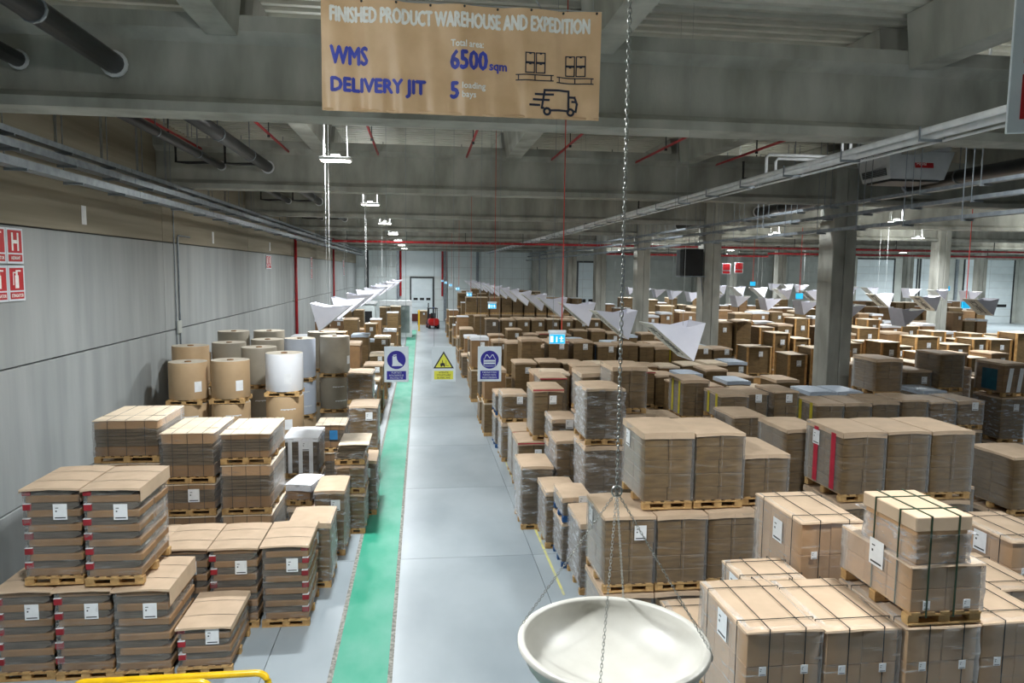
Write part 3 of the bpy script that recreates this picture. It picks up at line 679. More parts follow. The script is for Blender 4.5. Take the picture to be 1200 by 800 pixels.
# near right: strapped cartons
st = 'strap'
stack(3.18, 6.5, .8, 1.19, [(st, 1.24), (st, 1.25)], 'of the strapped pile beside the hanging bowl', GR)
stack(4.01, 6.48, .8, 1.19, [(st, 1.24), (st, 1.23)], 'of the second strapped pile from the bowl', GR)
stack(4.84, 6.42, .8, 1.19, [(st, 1.24), (st, 1.25), ('lid', .63, dict(lb='stepped carton load with small lidded box on top, green straps'))], 'of the strapped pile under the lidded box', GR)
stack(5.67, 6.42, .8, 1.19, [(st, 1.24), (st, 1.26)], 'of the strapped pile right of the lidded box', GR)
stack(4.56, 8.02, .8, 1.2, [(st, 1.24), (st, 1.78, dict(lb='tallest strapped carton load, white label on its aisle side'))], 'below the tallest strapped load', GR)
stack(3.74, 7.76, .76, .62, [(st, 1.24), (st, 1.2)], 'of the small pile left of the tallest strapped load', GR)
stack(3.45, 8.6, .8, 1.2, [(st, 1.28, dict(lb='low strapped carton load peeking out behind the bowl'))], '', GR)
stack(7.85, 8.5, .86, 1.2, [(st, 1.24), (st, 1.24)], 'of the farther strapped pile at the picture edge', GR)
stack(6.7, 7.68, .9, 1.15, [(st, 1.1), (st, 1.12)], 'of the lower strapped pile behind the lidded box', GR)
# wrapped brown cartons by the bowl
dk_ = 'dark'
for i, (x, yv) in enumerate(((2.78, 10.5), (3.61, 10.5), (4.46, 10.58), (5.3, 10.6))):
    stack(x, yv, .8, 1.2, [(dk_, 1.07), (dk_, 1.22, dict(leftlab=(i == 0)))], f'of front carton block column {ORD[i]}', GR)
stack(3.43, 10.7, .8, 1.2, [(dk_, 1.24, dict(lb='top load of the front carton block, nearest the aisle', leftlab=True, lab=False))], '', GR, z=2.316)
stack(4.265, 10.7, .8, 1.2, [(dk_, 1.22, dict(lb='top load of the front carton block, second from the aisle', lab=False))], '', GR, z=2.316)
stack(5.1, 10.8, .78, 1.2, [(dk_, .84, dict(lb='shorter top load of the front carton block, third from the aisle', lab=False))], '', GR, z=2.316)
for i, x in enumerate((7.23, 8.06, 8.9)):
    stack(x, 11.5, .8, 1.2, [(dk_, 1.0), (dk_, 1.05), (dk_, 1.25, dict(lb=['red-striped top load of the middle carton block', 'centre top load of the middle carton block', 'outer top load of the middle carton block'][i], stripe='red' if i == 0 else None, leftlab=(i == 0), lab=False))],
          f'of middle carton block column {ORD[i]}', GR)
stack(6.98, 12.95, .8, 1.2, [(dk_, 1.0), (dk_, 2.05)], 'of the pile behind the red-striped load', GR)
stack(11.9, 13.0, 1.1, 1.2, [(dk_, 1.15), (dk_, 1.24)], 'of the broad dark pile at the picture edge', GR)
stack(9.9, 12.6, .8, 1.2, [(dk_, 1.0), (dk_, .95)], 'of the low pile before the broad dark pile', GR)
# along the aisle
stack(2.93, 12.78, .74, 1.2, [('crump', 1.39)], 'just behind the front carton block, on the yellow line', GR)
stack(2.83, 14.02, .6, 1.0, [('blue', .95, dict(blue=1)), ('blue', .53, dict(blue=1))], 'of the blue-pallet pair at the yellow line', GR)
stack(2.68, 15.1, .72, 1.15, [('wrap', 1.28)], 'at the yellow line behind the blue pallets', GR)
stack(2.31, 16.3, .74, 1.2, [('crump', 1.52)], 'standing out over the yellow line', GR)
stack(3.51, 15.05, .85, 1.2, [('wrap', .82), ('crump', 1.45), ('crump', 1.24)], 'of the tall crumpled-film pile', GR)
stack(3.15, 16.46, .66, 1.1, [('wrap', .78), ('wrap', 1.28)], 'of the pile right of the crumpled aisle load', GR)
stack(4.42, 16.3, .82, 1.2, [(dk_, 1.35), (dk_, 1.35), (dk_, 1.12)], 'of the pile behind the tall crumpled one', GR)
stack(3.98, 17.62, .82, 1.2, [(dk_, 1.2), (dk_, 1.2), (dk_, 1.08)], 'of the pile left behind that one', GR)
stack(3.26, 17.7, .68, 1.1, [('wrap', 1.62), ('wrap', .7)], 'of the small pile before the red-edged load', GR)
stack(2.57, 18.9, .84, 1.2, [('rededge', 1.48)], 'on the floor at the yellow line, nearer one', GR)
stack(3.45, 18.9, .37, 1.2, [('wrap', 1.48)], 'narrow, beside the nearer red-edged floor load', GR)
stack(2.97, 18.95, .82, 1.2, [('rededge', 1.42)], 'raised on two floor loads', GR, z=1.496)
stack(2.6, 20.35, .84, 1.2, [('rededge', 1.46)], 'on the floor at the yellow line, farther one', GR)
stack(2.52, 22.4, .8, 1.2, [('wrap', 1.25), ('wrap', .9)], 'of the pile before the tall blue-pallet pile', GR)
stack(2.5, 24.2, .82, 1.2, [('blue', 1.12, dict(blue=1)), ('blue', .75, dict(blue=1))], 'of the farther blue-pallet pile', GR)
stack(3.49, 21.0, .8, 1.2, [('rededge', 1.4), ('rededge', 1.5)], 'of the pile behind the raised red-edged load', GR)
stack(6.05, 17.8, .62, 1.1, [('brown', 1.2), ('brown', 1.1)], 'of the bare brown pile', GR)
stack(5.35, 17.9, .66, 1.2, [(dk_, 1.2), (dk_, 1.2)], 'beside the bare brown pile', GR)
stack(7.2, 15.8, .78, 1.2, [(dk_, 1.0), (dk_, .9), (dk_, .82)], 'of the pile right of the aisle cartons', GR)
stack(8.35, 16.6, .68, 1.2, [(dk_, .72), (dk_, .72), (dk_, .8)], 'of the low pile before the yellow-striped row', GR)
ye = 'yellow'
stack(7.5, 19.95, .78, 1.2, [(dk_, .86), (dk_, .88), (ye, 1.2)], 'of the first yellow-striped pile', GR)
stack(8.05, 18.55, .78, 1.2, [(dk_, .95), (dk_, 1.0), (ye, .8)], 'of the second yellow-striped pile', GR)
stack(9.0, 19.2, .72, 1.2, [(dk_, .9), (dk_, .93), (dk_, .86)], 'of the pile right of the second yellow-striped one', GR)
stack(9.75, 18.9, .72, 1.2, [(dk_, .9), (dk_, .87), (dk_, 1.0)], 'of the pile left of the third yellow-striped one', GR)
for i, (x, s_, hh) in enumerate(((10.5, ye, 2.58), (11.3, dk_, 2.59), (12.1, dk_, 2.63), (12.95, dk_, 2.65), (13.8, 'wrap', 2.59), (14.62, 'wrap', 2.61))):
    stack(x, 17.98, .765, 1.2, [(dk_, .9), (dk_, .9), (s_, hh-1.8)], f'of the {ORD[i]} yellow-ended-row pile', GR)
for i, x in enumerate((11.56, 12.44, 15.2)):
    stack(x, 20.2, .8, 1.2, [(dk_, 1.25), ('whitetop', 1.28)], f'of the {ORD[i]} pile with a bluish cover', GR)
stack(13.3, 19.7, .82, 1.2, [(dk_, 1.2), (dk_, 1.25), (dk_, 1.12)], 'of the tall pile before the nearest column', GR)
stack(14.75, 22.0, .8, 1.2, [(dk_, 1.5), (dk_, 1.42)], 'of the pile right of the nearest column', GX)
stack(15.6, 21.5, .85, 1.2, [(dk_, 1.5), (dk_, 1.48)], 'of the second pile right of the nearest column', GX)
stack(16.5, 21.2, .84, 1.2, [(dk_, 1.2), (dk_, 1.1), (dk_, 1.25)], 'of the third pile right of the nearest column', GX)
stack(17.45, 22.0, .82, 1.2, [('wrap', 1.5), ('wrap', 1.5)], 'of the fourth pile right of the nearest column', GX)
stack(18.15, 20.5, .86, 1.2, [('wrap', .77), ('wrap', 1.46), ('teal', 1.08)], 'of the teal-topped pile', GX)
# rows further down the hall, right of the aisle
Q = [('dark', 3.88, 3.38), ('rededge', 4.97, 3.31), ('dark', 5.96, 3.29), ('bluetag', 6.93, 3.15), ('dark', 7.9, 3.16), ('bluetag', 8.75, 3.08), ('yellow', 9.4, 3.03), ('yellow', 10.04, 3.05), ('dark', 10.9, 3.04), ('dark', 11.75, 3.0)]
for i, (s_, x, zt) in enumerate(Q):
    stack(x, 28.0+.3*(i in (4, 5, 6)), .62 if i in (5, 6) else .8, 1.2, [('dark', 1.15), ('dark', 1.1), (s_, zt-2.26)], f'in the long pillar-side row, {ORD[i]} from the aisle', GR, far=True)
rr = random.Random(5)
rows = [(22.6, 3.9, 7.2, 2.95), (22.7, 8.3, 12.6, 2.45), (24.3, 3.8, 12.5, 2.6), (26.1, 3.4, 12.6, 2.75), (30.6, 3.6, 12.8, 2.9), (34.5, 3.4, 12.8, 2.7), (38.5, 3.6, 12.8, 2.8), (45, 4.0, 12.8, 3.06), (49.5, 3.6, 12.8, 2.9), (56, 3.4, 12.8, 4.0), (61, 3.3, 12.8, 3.6), (67, 3.3, 12.8, 3.9), (73, 4, 12.8, 4.2)]
for r, (yv, a, b, zt) in enumerate(rows):
    x = a; i = 0
    while x+.8 < b:
        s_ = rr.choice(('dark', 'dark', 'dark', 'rededge', 'wrap', 'brown', 'whitetop') if r != 7 else ('dark',))
        if i == 0 and r in (7, 9): s_ = 'blue'
        top = zt+rr.uniform(-.25, .12) if r not in (7, 9) else zt
        nt = 2 if top < 3.2 else 3
        stack(x, yv+rr.uniform(-.1, .1), .8, 1.2, [(s_ if k == nt-1 else 'dark', top/nt) for k in range(nt)], f', {ORD[i]} from the aisle in hall row {ORD[r]}', GR, far=True, lab=(r == 7) or rr.random() < .3)
        x += rr.choice((.86, .9, .98)); i += 1
i = 0; yv = 26.0
while yv < 72:
    zt = rr.uniform(1.3, 3.0); nt = 1 if zt < 1.5 else 2
    stack(2.35+rr.uniform(-.1, .15), yv, .8, 1.2, [(rr.choice(('wrap', 'dark', 'brown', 'blue', 'white')), zt/nt) for k in range(nt)], f'in the far yellow-line row, {ORD[i]} along', GR, far=True, lab=rr.random() < .5)
    yv += rr.choice((1.6, 2.2, 3.2)); i += 1
# far part left of the aisle
for r, yv in enumerate((25.2, 28.0, 30.8, 34, 37.5, 41.5, 46, 51, 57)):
    x = -2.4; i = 0
    while x > -7.3:
        if yv > 27.5 or x > -3.0:
            zt = rr.uniform(1.6, 3.3); nt = 2 if zt > 1.7 else 1
            s_ = rr.choice(('brown', 'white', 'wrap', 'crate', 'dark', 'whitetop', 'white'))
            stack(x, yv+rr.uniform(-.3, .5), .8, 1.2, [(s_ if k else rr.choice(('brown', 'wrap', 'dark')), zt/nt) for k in range(nt)], f', {ORD[i]} from the green strip, back row {ORD[r]}', GL, far=True, lab=rr.random() < .5)
        x -= rr.choice((.86, .95, 1.15)); i += 1
# crates and loads beyond the columns
for r, (yv, a, b, zt, kinds) in enumerate(((24.6, 16.0, 21.5, 2.5, ('brown', 'crate')), (27.2, 14.6, 24, 3.05, ('crate', 'brown')), (31.5, 14.8, 29, 3.1, ('crate',)), (34.8, 14.4, 19.5, 3.8, ('crate', 'crate', 'wrap')), (35.0, 20.2, 31, 3.1, ('crate', 'crate', 'brown')), (39.5, 14.5, 32, 3.2, ('crate', 'white')), (47, 14.6, 40, 3.3, ('brown', 'wrap', 'white')), (55, 15, 46, 3.3, ('white', 'wrap', 'brown')), (63, 15, 50, 3.6, ('white', 'wrap')))):
    x = a; i = 0
    while x < b:
        wd = rr.choice((.8, .8, 1.2)); top = zt+rr.uniform(-.5, .3)
        if 13 < x < 14.2 or 33 < x < 34.3: x += 1; continue
        stack(x, yv+rr.uniform(-.1, .1), wd, 1.2, [(rr.choice(kinds), top/2) for k in range(2)], f', {ORD[i]} from the columns, side row {ORD[r]}', GX, far=True, lab=rr.random() < .5)
        x += wd+rr.choice((.08, .12, .5)); i += 1

# ------------------------------------------------------------------ upright paper rolls
def roll(x, y, z, r, h, m, lb, lab=None, flaps=False):
    t = thing('paper_roll', (x, y, z), lb, 'paper roll', 'upright paper rolls on pallets')
    pallet(t, 2*r*.92, 2*r*.92, False)
    H = h-PH
    ob('roll_body', cached(('rl', r, round(H, 2), m.name), lambda: MB().lathe([(r*.98, 0), (r, .02), (r, H-.02), (r*.985, H)], 48).mesh('roll', m, True)), t, (0, 0, PH))
    ob('roll_end', cached(('re_', r), lambda: MB().lathe([(r*.985, 0), (r*.8, -.006), (r*.78, -.012), (.09, -.012), (.09, -.3)], 48).mesh('end', rollend)), t, (0, 0, h))
    ob('core', cached('core', lambda: MB().lathe([(.05, -.3), (.05, .012), (.085, .012), (.085, -.3)], 20).mesh('core', coremat)), t, (0, 0, h))
    if lab is not None:
        a = R(lab)
        me = cached(('rlab', r), lambda: MB().add([((r+.004)*math.cos(q/r), (r+.004)*math.sin(q/r), zz) for zz in (-.14, .14) for q in (-.1, -.05, 0, .05, .1)], [(i, i+1, i+6, i+5) for i in range(4)]).mesh('label', paper))
        ob('label_sheet', me, t, (0, 0, PH+H*.35), (0, 0, a))
    if flaps:
        for zz, a0 in ((H*.75, -70), (H*.3, -60)):
            me = cached(('rtape', r), lambda: MB().add([((r+.005)*math.cos(q/r), (r+.005)*math.sin(q/r), s_*.02) for s_ in (-1, 1) for q in (-.2, -.1, 0, .1, .2)], [(i, i+1, i+6, i+5) for i in range(4)]).mesh('tape', paper))
            ob('tape_strip', me, t, (0, 0, PH+zz), (0, R(6), R(a0)))
def rollstack(x, y, ms, hs, base, lab=-60, r=.5):
    z = 0
    for k, (m, h) in enumerate(zip(ms, hs)):
        colr = {kraft: 'brown', kraftgrey: 'grey-brown', whiteroll: 'white', bluewhite: 'pale bluish'}[m]
        pos = 'top' if k == len(ms)-1 else 'bottom' if k == 0 else 'middle'
        roll(x, y, z, r, h, m, f'{colr} upright paper roll, {pos} of {base}', lab, k < len(ms)-1)
        z += h+.016
K, KG, WR, BW = kraft, kraftgrey, whiteroll, bluewhite
rollstack(-6.3, 20.5, (K, K, K), (1.15, 1.17, 1.12), 'the pile nearest the concrete wall', -45)
rollstack(-5.18, 20.45, (K, K, K), (1.17, 1.18, 1.14), 'the second pile from the concrete wall', -50)
rollstack(-3.75, 20.45, (K, K, WR), (1.25, 1.28, 1.15), 'the pile under the bright white roll', -70)
rollstack(-6.6, 21.75, (KG, K, K), (1.25, 1.25, 1.25), 'the pile behind the wall-side front roll', None)
rollstack(-4.75, 22.0, (KG, KG, KG), (1.25, 1.25, 1.18), 'the pile behind the white roll', None)
rollstack(-5.9, 23.2, (KG, KG, KG), (1.2, 1.2, 1.3), 'the back pile left of centre', None)
rollstack(-4.85, 23.7, (KG, KG, KG), (1.2, 1.2, 1.35), 'the back pile with a tape strip', None)
rollstack(-4.0, 24.6, (K, BW, BW), (1.1, 1.2, 1.4), 'the pale roll pile', None)
rollstack(-3.55, 26.6, (KG, KG, KG), (1.15, 1.2, 1.4), 'the pile left of the last rolls', None)
rollstack(-3.3, 24.95+1.0-.55, (KG, KG, KG), (1.15, 1.2, 1.36), 'the pile nearest the aisle', None, .45) if False else None
rollstack(-6.9, 23.0, (KG, K, K), (1.2, 1.2, 1.0), 'the wall-side back pile', None)
rollstack(-6.2, 25.0, (KG, KG, KG), (1.2, 1.3, 1.4), 'the rear pile by the wall', None)
rollstack(-5.1, 25.2, (KG, K, KG), (1.2, 1.3, 1.4), 'the rear pile in the middle', None)
rollstack(-2.95, 25.3, (KG, KG, KG), (1.15, 1.2, 1.36), 'the pile nearest the aisle', -20)

# ------------------------------------------------------------------ banner
BY = 9.0
bw, bz0, bz1 = 3.34, 7.87, 9.155
bx0 = -1.163
def fold(x, z):
    u = (z-bz0)/(bz1-bz0)
    return .03*math.sin(7.3*x+1.6*u)*(.35+.65*u)+.013*math.sin(17*x+3*u+1)*(1-.4*u)+.008*math.sin(33*x+2*u)*(.3+max(0, .2-u)*3)
t = thing('banner', (0, BY, 0), 'tan hanging banner with white heading, blue lettering, pallet and truck pictograms', 'banner')
nx, nz = 120, 12
bm = MB()
for back in (0, 1):
    o = len(bm.v); vs = []
    for j in range(nz+1):
        for i in range(nx+1):
            x = bx0+bw*i/nx; z = bz0+(bz1-bz0)*j/nz
            vs.append((x, fold(x, z)+.003*back, z))
    fs = [(j*(nx+1)+i, j*(nx+1)+i+1, (j+1)*(nx+1)+i+1, (j+1)*(nx+1)+i) for j in range(nz) for i in range(nx)]
    bm.add(vs, fs)
ob('cloth', bm.mesh('cloth', bannermat, True), t)
ob('bottom_batten', MB().tube([(bx0+.01, .012, bz0+.02), (bx0+bw-.01, .012, bz0+.02)], .018, 8).mesh('batten', bannermat, True), t)
ob('top_cable', MB().tube([(bx0-.1, .01, bz1+.01), (bx0+bw+.02, .01, bz1+.01)], .008, 6).mesh('cable', cordwhite), t)
for x in (bx0+.1, bx0+bw-.1): ob('hanger', MB().tube([(x, .01, bz1), (x, .01, ZD-.08)], .006, 6).mesh('wire', cordwhite), t)
ob('hanger', MB().tube([(bx0+bw*.78, .01, bz1), (bx0+bw*.78-.9, -.6, ZD-.1)], .01, 6).mesh('wire', cordwhite), t)
for i in range(9): ob('eyelet', cached('eye', lambda: MB().tube([(0, -.012, 0), (0, .012, 0)], .014, 8).mesh('eye', darksteel)), t, (bx0+.06+i*(bw-.12)/8, fold(bx0+.06+i*(bw-.12)/8, bz1), bz1-.02))
def bt(body, u0, u1, v0, v1, m, heavy):     # extent given as fractions of the banner
    textmesh(body, .3, m, t, (bx0+bw*u0, 0, bz1-(bz1-bz0)*v1), 1.0, 0, fold, fit=(bw*(u1-u0), (bz1-bz0)*(v1-v0)), heavy=heavy)
bt('FINISHED PRODUCT WAREHOUSE AND EXPEDITION', .031, .957, .068, .2, inkwhite, 0.0090)
bt('WMS', .031, .158, .42, .58, inkblue, 0.0102)
bt('DELIVERY JIT', .032, .362, .70, .86, inkblue, 0.0102)
bt('Total area:', .453, .57, .315, .375, inkwhite, 0.0026)
bt('6500', .453, .583, .41, .575, inkblue, 0.0110)
bt('sqm', .592, .655, .52, .60, inkblue, 0.0043)
bt('5', .453, .48, .695, .84, inkblue, 0.0110)
bt('loading\nbays', .494, .578, .695, .85, inkwhite, 0.0026)
def bline(pts, wd, m=inknavy, name='pictogram_line'):
    q = MB(); fine = [pts[0]]
    for (a, b), (c, e) in zip(pts[:-1], pts[1:]):
        n_ = max(1, int(math.hypot(c-a, e-b)/.03)); fine += [(a+(c-a)*i/n_, b+(e-b)*i/n_) for i in range(1, n_+1)]
    for (a, b), (c, e) in zip(fine[:-1], fine[1:]):
        dx, dz = c-a, e-b; L_ = math.hypot(dx, dz) or 1; nx_, nz_ = -dz/L_*wd/2, dx/L_*wd/2; ex, ez = dx/L_*wd/2, dz/L_*wd/2
        P4 = [(a-ex+nx_, b-ez+nz_), (a-ex-nx_, b-ez-nz_), (c+ex-nx_, e+ez-nz_), (c+ex+nx_, e+ez+nz_)]
        q.add([(X, fold(X, Z)-.005, Z) for X, Z in P4], [(0, 1, 2, 3)])
    return q
def bpx(u, v): return (bx0+bw*u, bz1-(bz1-bz0)*v)
def pictogram(polys, wd, name):
    q = MB()
    for p in polys:
        l = bline([bpx(*a) for a in p], wd); q.add(l.v, l.f)
    ob(name, q.mesh(name, inknavy), t)
for k, u0 in enumerate((.695, .845)):
    ps = []
    dv = .012*k
    for i in range(2):
        for j in range(2):
            a, b = u0+.028+i*.039, .40+j*.095+dv
            ps.append([(a, b), (a+.032, b), (a+.032, b+.085), (a, b+.085), (a, b)])
            ps.append([(a+.014, b+.008), (a+.019, b+.008)])
    ps += [[(u0-.005, .60+dv), (u0+.13, .60+dv)], [(u0-.005, .65+dv), (u0+.13, .65+dv)]] + [[(u0+q, .60+dv), (u0+q, .65+dv)] for q in (.003, .063, .123)]
    pictogram(ps, .013, 'pallet_pictogram')
circ = lambda cx, cy, r: [(cx+r*math.cos(2*math.pi*i/16), cy+r*2.6*math.sin(2*math.pi*i/16)) for i in range(17)]
pictogram([[(.79, .90), (.785, .90), (.795, .735), (.885, .735), (.885, .92), (.82, .92)], [(.885, .79), (.908, .79), (.917, .85), (.913, .92), (.905, .92)], circ(.805, .93, .011), circ(.893, .93, .011),
           [(.762, .775), (.825, .775)], [(.755, .825), (.81, .825)], [(.742, .875), (.775, .875)], [(.9, .83), (.91, .83)]], .026, 'truck_pictogram')

# ------------------------------------------------------------------ hanging three-sided row signs
def prism(x, y, z, lb, mirror=False, det=True, L=.75):
    s_ = -1 if mirror else 1
    t = thing('row_sign', (x, y, z), lb, 'hanging sign', 'hanging folded row signs')
    A, Bp, C = Vector((-.5*s_, 0, .3)), Vector((.4*s_, 0, .33)), Vector((.22*s_, 0, -.3))
    def plate(P, Q, th=.012):
        n = Vector((-(Q-P).z, 0, (Q-P).x)).normalized()*th
        return MB().add([P, Q, Q+n, P+n, P+Vector((0, L, 0)), Q+Vector((0, L, 0)), Q+n+Vector((0, L, 0)), P+n+Vector((0, L, 0))], [(0, 1, 2, 3), (7, 6, 5, 4), (0, 4, 5, 1), (1, 5, 6, 2), (2, 6, 7, 3), (3, 7, 4, 0)])
    ob('sloped_panel', cached(('pr1', s_, L), lambda: plate(A, C, .012*s_).mesh('panel', boardback)), t)
    ob('side_panel', cached(('pr2', s_, L), lambda: plate(Bp, C, -.012*s_).mesh('panel', lilac)), t)
    tri = cached(('pr3', s_), lambda: MB().poly([(A.x, A.z), (C.x, C.z), (Bp.x, Bp.z), (.06*s_, .25)] if s_ > 0 else [(.06*s_, .25), (Bp.x, Bp.z), (C.x, C.z), (A.x, A.z)], .012).mesh('end', lilac))
    ob('end_panel', tri, t, (0, -.006, 0)); ob('end_panel', tri, t, (0, L-.006, 0))
    if det:
        n = Vector((-(C-A).z, 0, (C-A).x)).normalized()*(-.006*s_)
        def letters():
            q = MB(); rn = random.Random(3); dd = (C-A)
            for k in range(11):     # dark block lettering along the sloped face
                a = A+dd*(.12+.07*k); b = A+dd*(.12+.07*k+.045)
                for yy0, yy1 in ((.2, .28), (.3, .42), (.45, .5)):
                    if rn.random() < .8: q.add([a+n+Vector((0, yy0*L/.75, 0)), b+n+Vector((0, yy0*L/.75, 0)), b+n+Vector((0, yy1*L/.75, 0)), a+n+Vector((0, yy1*L/.75, 0))], [(0, 1, 2, 3)])
            return q.mesh('letters', ink)
        ob('lettering', cached(('prl', s_, L), letters), t)
    for yy in (.1, L-.1): ob('cord', cached(('prc', round(z, 2), yy), lambda: MB().tube([(.05*s_, yy, .28), (.05*s_, yy, ZD-z-.08)], .003, 4).mesh('cord', cordwhite)), t)
for k in range(15): prism(4.23, 11.4+3.8*k, 4.87, f'folded white row sign over the stacks by the yellow line, {ORD[k]} from the front', det=k < 5)
for k in range(13): prism(-2.05, 16.5+3.8*k, 4.92, f'folded white row sign left of the green strip, {ORD[k]} from the front', True, k < 3)
for k in range(9): prism(20.6, 24.2+3.0*k, 4.9, f'folded sign in the pale row beyond the columns, {ORD[k]} from the front', det=k < 5)
for k in range(11): prism(17.0, 23.4+3.4*k, 4.55, f'folded sign in the shaded row just beyond the columns, {ORD[k]} from the front', True, False)
for k in range(9): prism(31.0+.4*(k % 3), 37.5+3.1*k, 4.9, f'small folded sign in the outermost row, {ORD[k]} from the front', k % 2 == 0, False)
# exit / equipment signs on red cables
for k in range(7):
    y = 11.25+10.7*k
    t = thing('exit_sign', (2.13, y, 4.88), f'small cyan lit sign on a red cable, {ORD[k]} along the aisle', 'exit sign', 'cyan exit signs on cables')
    ob('housing', cached('exh', lambda: MB().cbox(-.14, -.02, .16, .14, .04, .21, .008).cbox(-.13, -.006, -.01, .13, .012, .17, .004).mesh('housing', signwhite)), t)
    f_ = ob('lit_panel', cached('exl', lambda: MB().box(-.12, -.012, 0, .12, -.0062, .14).mesh('panel', cyan)), t)
    ob('pictogram', cached('exp', lambda: MB().box(-.112, -.0145, .02, -.065, -.012, .12).box(-.02, -.0145, .02, .0, -.012, .11).box(.055, -.0145, .055, .075, -.012, .115).box(.03, -.0145, .075, .1, -.012, .088).box(.05, -.0145, .02, .062, -.012, .058).box(.07, -.0145, .03, .1, -.012, .045).mesh('pic', litwhite)), f_)
    ob('cable', cached('exc', lambda: MB().tube([(.07, .01, .21), (.075, .01, 1.0), (.075, .01, ZD-4.88-.02)], .008, 6).mesh('cable', redcord)), t)
    ob('wire', cached('exw', lambda: MB().tube([(-.07, .01, .21), (-.07, .01, ZD-4.88-.02)], .003, 4).mesh('wire', galv)), t)
for i, (x, y, z) in enumerate(((23.5, 49.5, 5.2), (25.4, 43.6, 5.0), (19.8, 36.2, 4.75), (24.4, 30.0, 4.6), (34.5, 44.2, 5.1))):
    t = thing('exit_sign', (x, y, z), f'small cyan sign on an orange cable beyond the columns, {ORD[i]} across', 'exit sign', 'cyan signs beyond the columns')
    ob('lit_panel', bxm(.4, .04, .3, cyan, .01, 'panel'), t); ob('cable', MB().tube([(0, 0, .3), (0, 0, ZD-z-.02)], .02, 6).mesh('cable', redcord), t)

# ------------------------------------------------------------------ safety signs over the aisle
def signboard(x0, lb):
    t = thing('safety_sign', (x0+.215, 13.0, 4.01), lb, 'safety sign', 'hanging safety signs over the aisle')
    ob('board', cached('sgb', lambda: MB().cbox(-.215, 0, 0, .215, .03, .64, .006).mesh('board', signwhite)), t)
    for x in (-.17, .17): ob('wire', cached('sgw', lambda: MB().tube([(0, .015, .64), (0, .015, ZD-4.01-.08)], .003, 4).mesh('wire', galv)), t, (x, 0, 0))
    return t
disc = lambda r, n=28: MB().poly([(r*math.cos(2*math.pi*i/n), r*math.sin(2*math.pi*i/n)) for i in range(n)], .002)
def caption(t, m, tm, lines):
    ob('caption_panel', cached(('cap', m.name), lambda: MB().box(-.17, -.003, .045, .17, 0, .2).mesh('cap', m)), t)
    for i, l in enumerate(lines): textmesh(l, .045, tm, t, (0, -.005, .155-.048*i), min(1.0, .3/(.03*len(l))), 0, None, 'CENTER')
t = signboard(-.66, 'blue and white safety boots sign hanging over the green strip')
ob('blue_disc', disc(.165).mesh('disc', signblue), t, (0, -.003, .4))
ob('boot_symbol', MB().poly([(-.07, .08), (-.07, -.06), (-.08, -.1), (.1, -.1), (.11, -.08), (.04, -.03), (.01, .02), (.0, .085), (-.03, .07)], .002).poly([(-.06, .1), (0, .11), (.005, .095), (-.055, .085)], .002).mesh('boot', signwhite), t, (0, -.006, .39))
caption(t, signblue, signwhite, ('PURTATI', 'INCALTAMINTE DE', 'PROTECTIE'))
t = signboard(.18, 'yellow forklift warning triangle sign hanging over the middle of the aisle')
ob('black_triangle', MB().poly([(-.185, 0), (.185, 0), (0, .31)], .002).mesh('tri', ink), t, (0, -.003, .245))
ob('yellow_triangle', MB().poly([(-.145, .02), (.145, .02), (0, .265)], .002).mesh('tri', signyel), t, (0, -.006, .245))
fk = MB().poly([(-.05, .05), (.03, .05), (.03, .09), (.0, .1), (-.01, .15), (-.02, .15), (-.015, .1), (-.05, .09)], .002).poly([(.05, .045), (.057, .045), (.057, .15), (.05, .15)], .002).poly([(.057, .045), (.1, .045), (.1, .052), (.057, .052)], .002)
for cx in (-.03, .02): fk.poly([(cx+.016*math.cos(a*math.pi/5), .045+.016*math.sin(a*math.pi/5)) for a in range(10)], .002)
ob('forklift_symbol', fk.mesh('sym', ink), t, (-.01, -.009, .245))
caption(t, signyel, ink, ('ATENTIE', 'STIVUITOARE', 'IN MISCARE'))
t = signboard(1.01, 'blue and white reflective vest sign hanging nearest the wrapped stacks')
ob('blue_disc', disc(.165).mesh('disc', signblue), t, (0, -.003, .4))
v = MB()
for x0, x1, z0, z1 in ((-.11, .11, -.03, .0), (-.11, .11, -.075, -.045), (-.11, -.102, -.11, .03), (.102, .11, -.11, .03), (-.1, .1, -.115, -.107)): v.box(x0, -.002, z0, x1, 0, z1)
v.poly([(-.1, .02), (-.065, .1), (-.04, .1), (0, .04), (.04, .1), (.065, .1), (.1, .02), (.09, .02), (.06, .085), (.045, .085), (0, .025), (-.045, .085), (-.06, .085), (-.09, .02)], .002)
ob('vest_symbol', v.mesh('vest', signwhite), t, (0, -.006, .395))
caption(t, signblue, signwhite, ('OBLIGATORIU', 'PURTATI VESTA', 'REFLECTORIZANTA'))

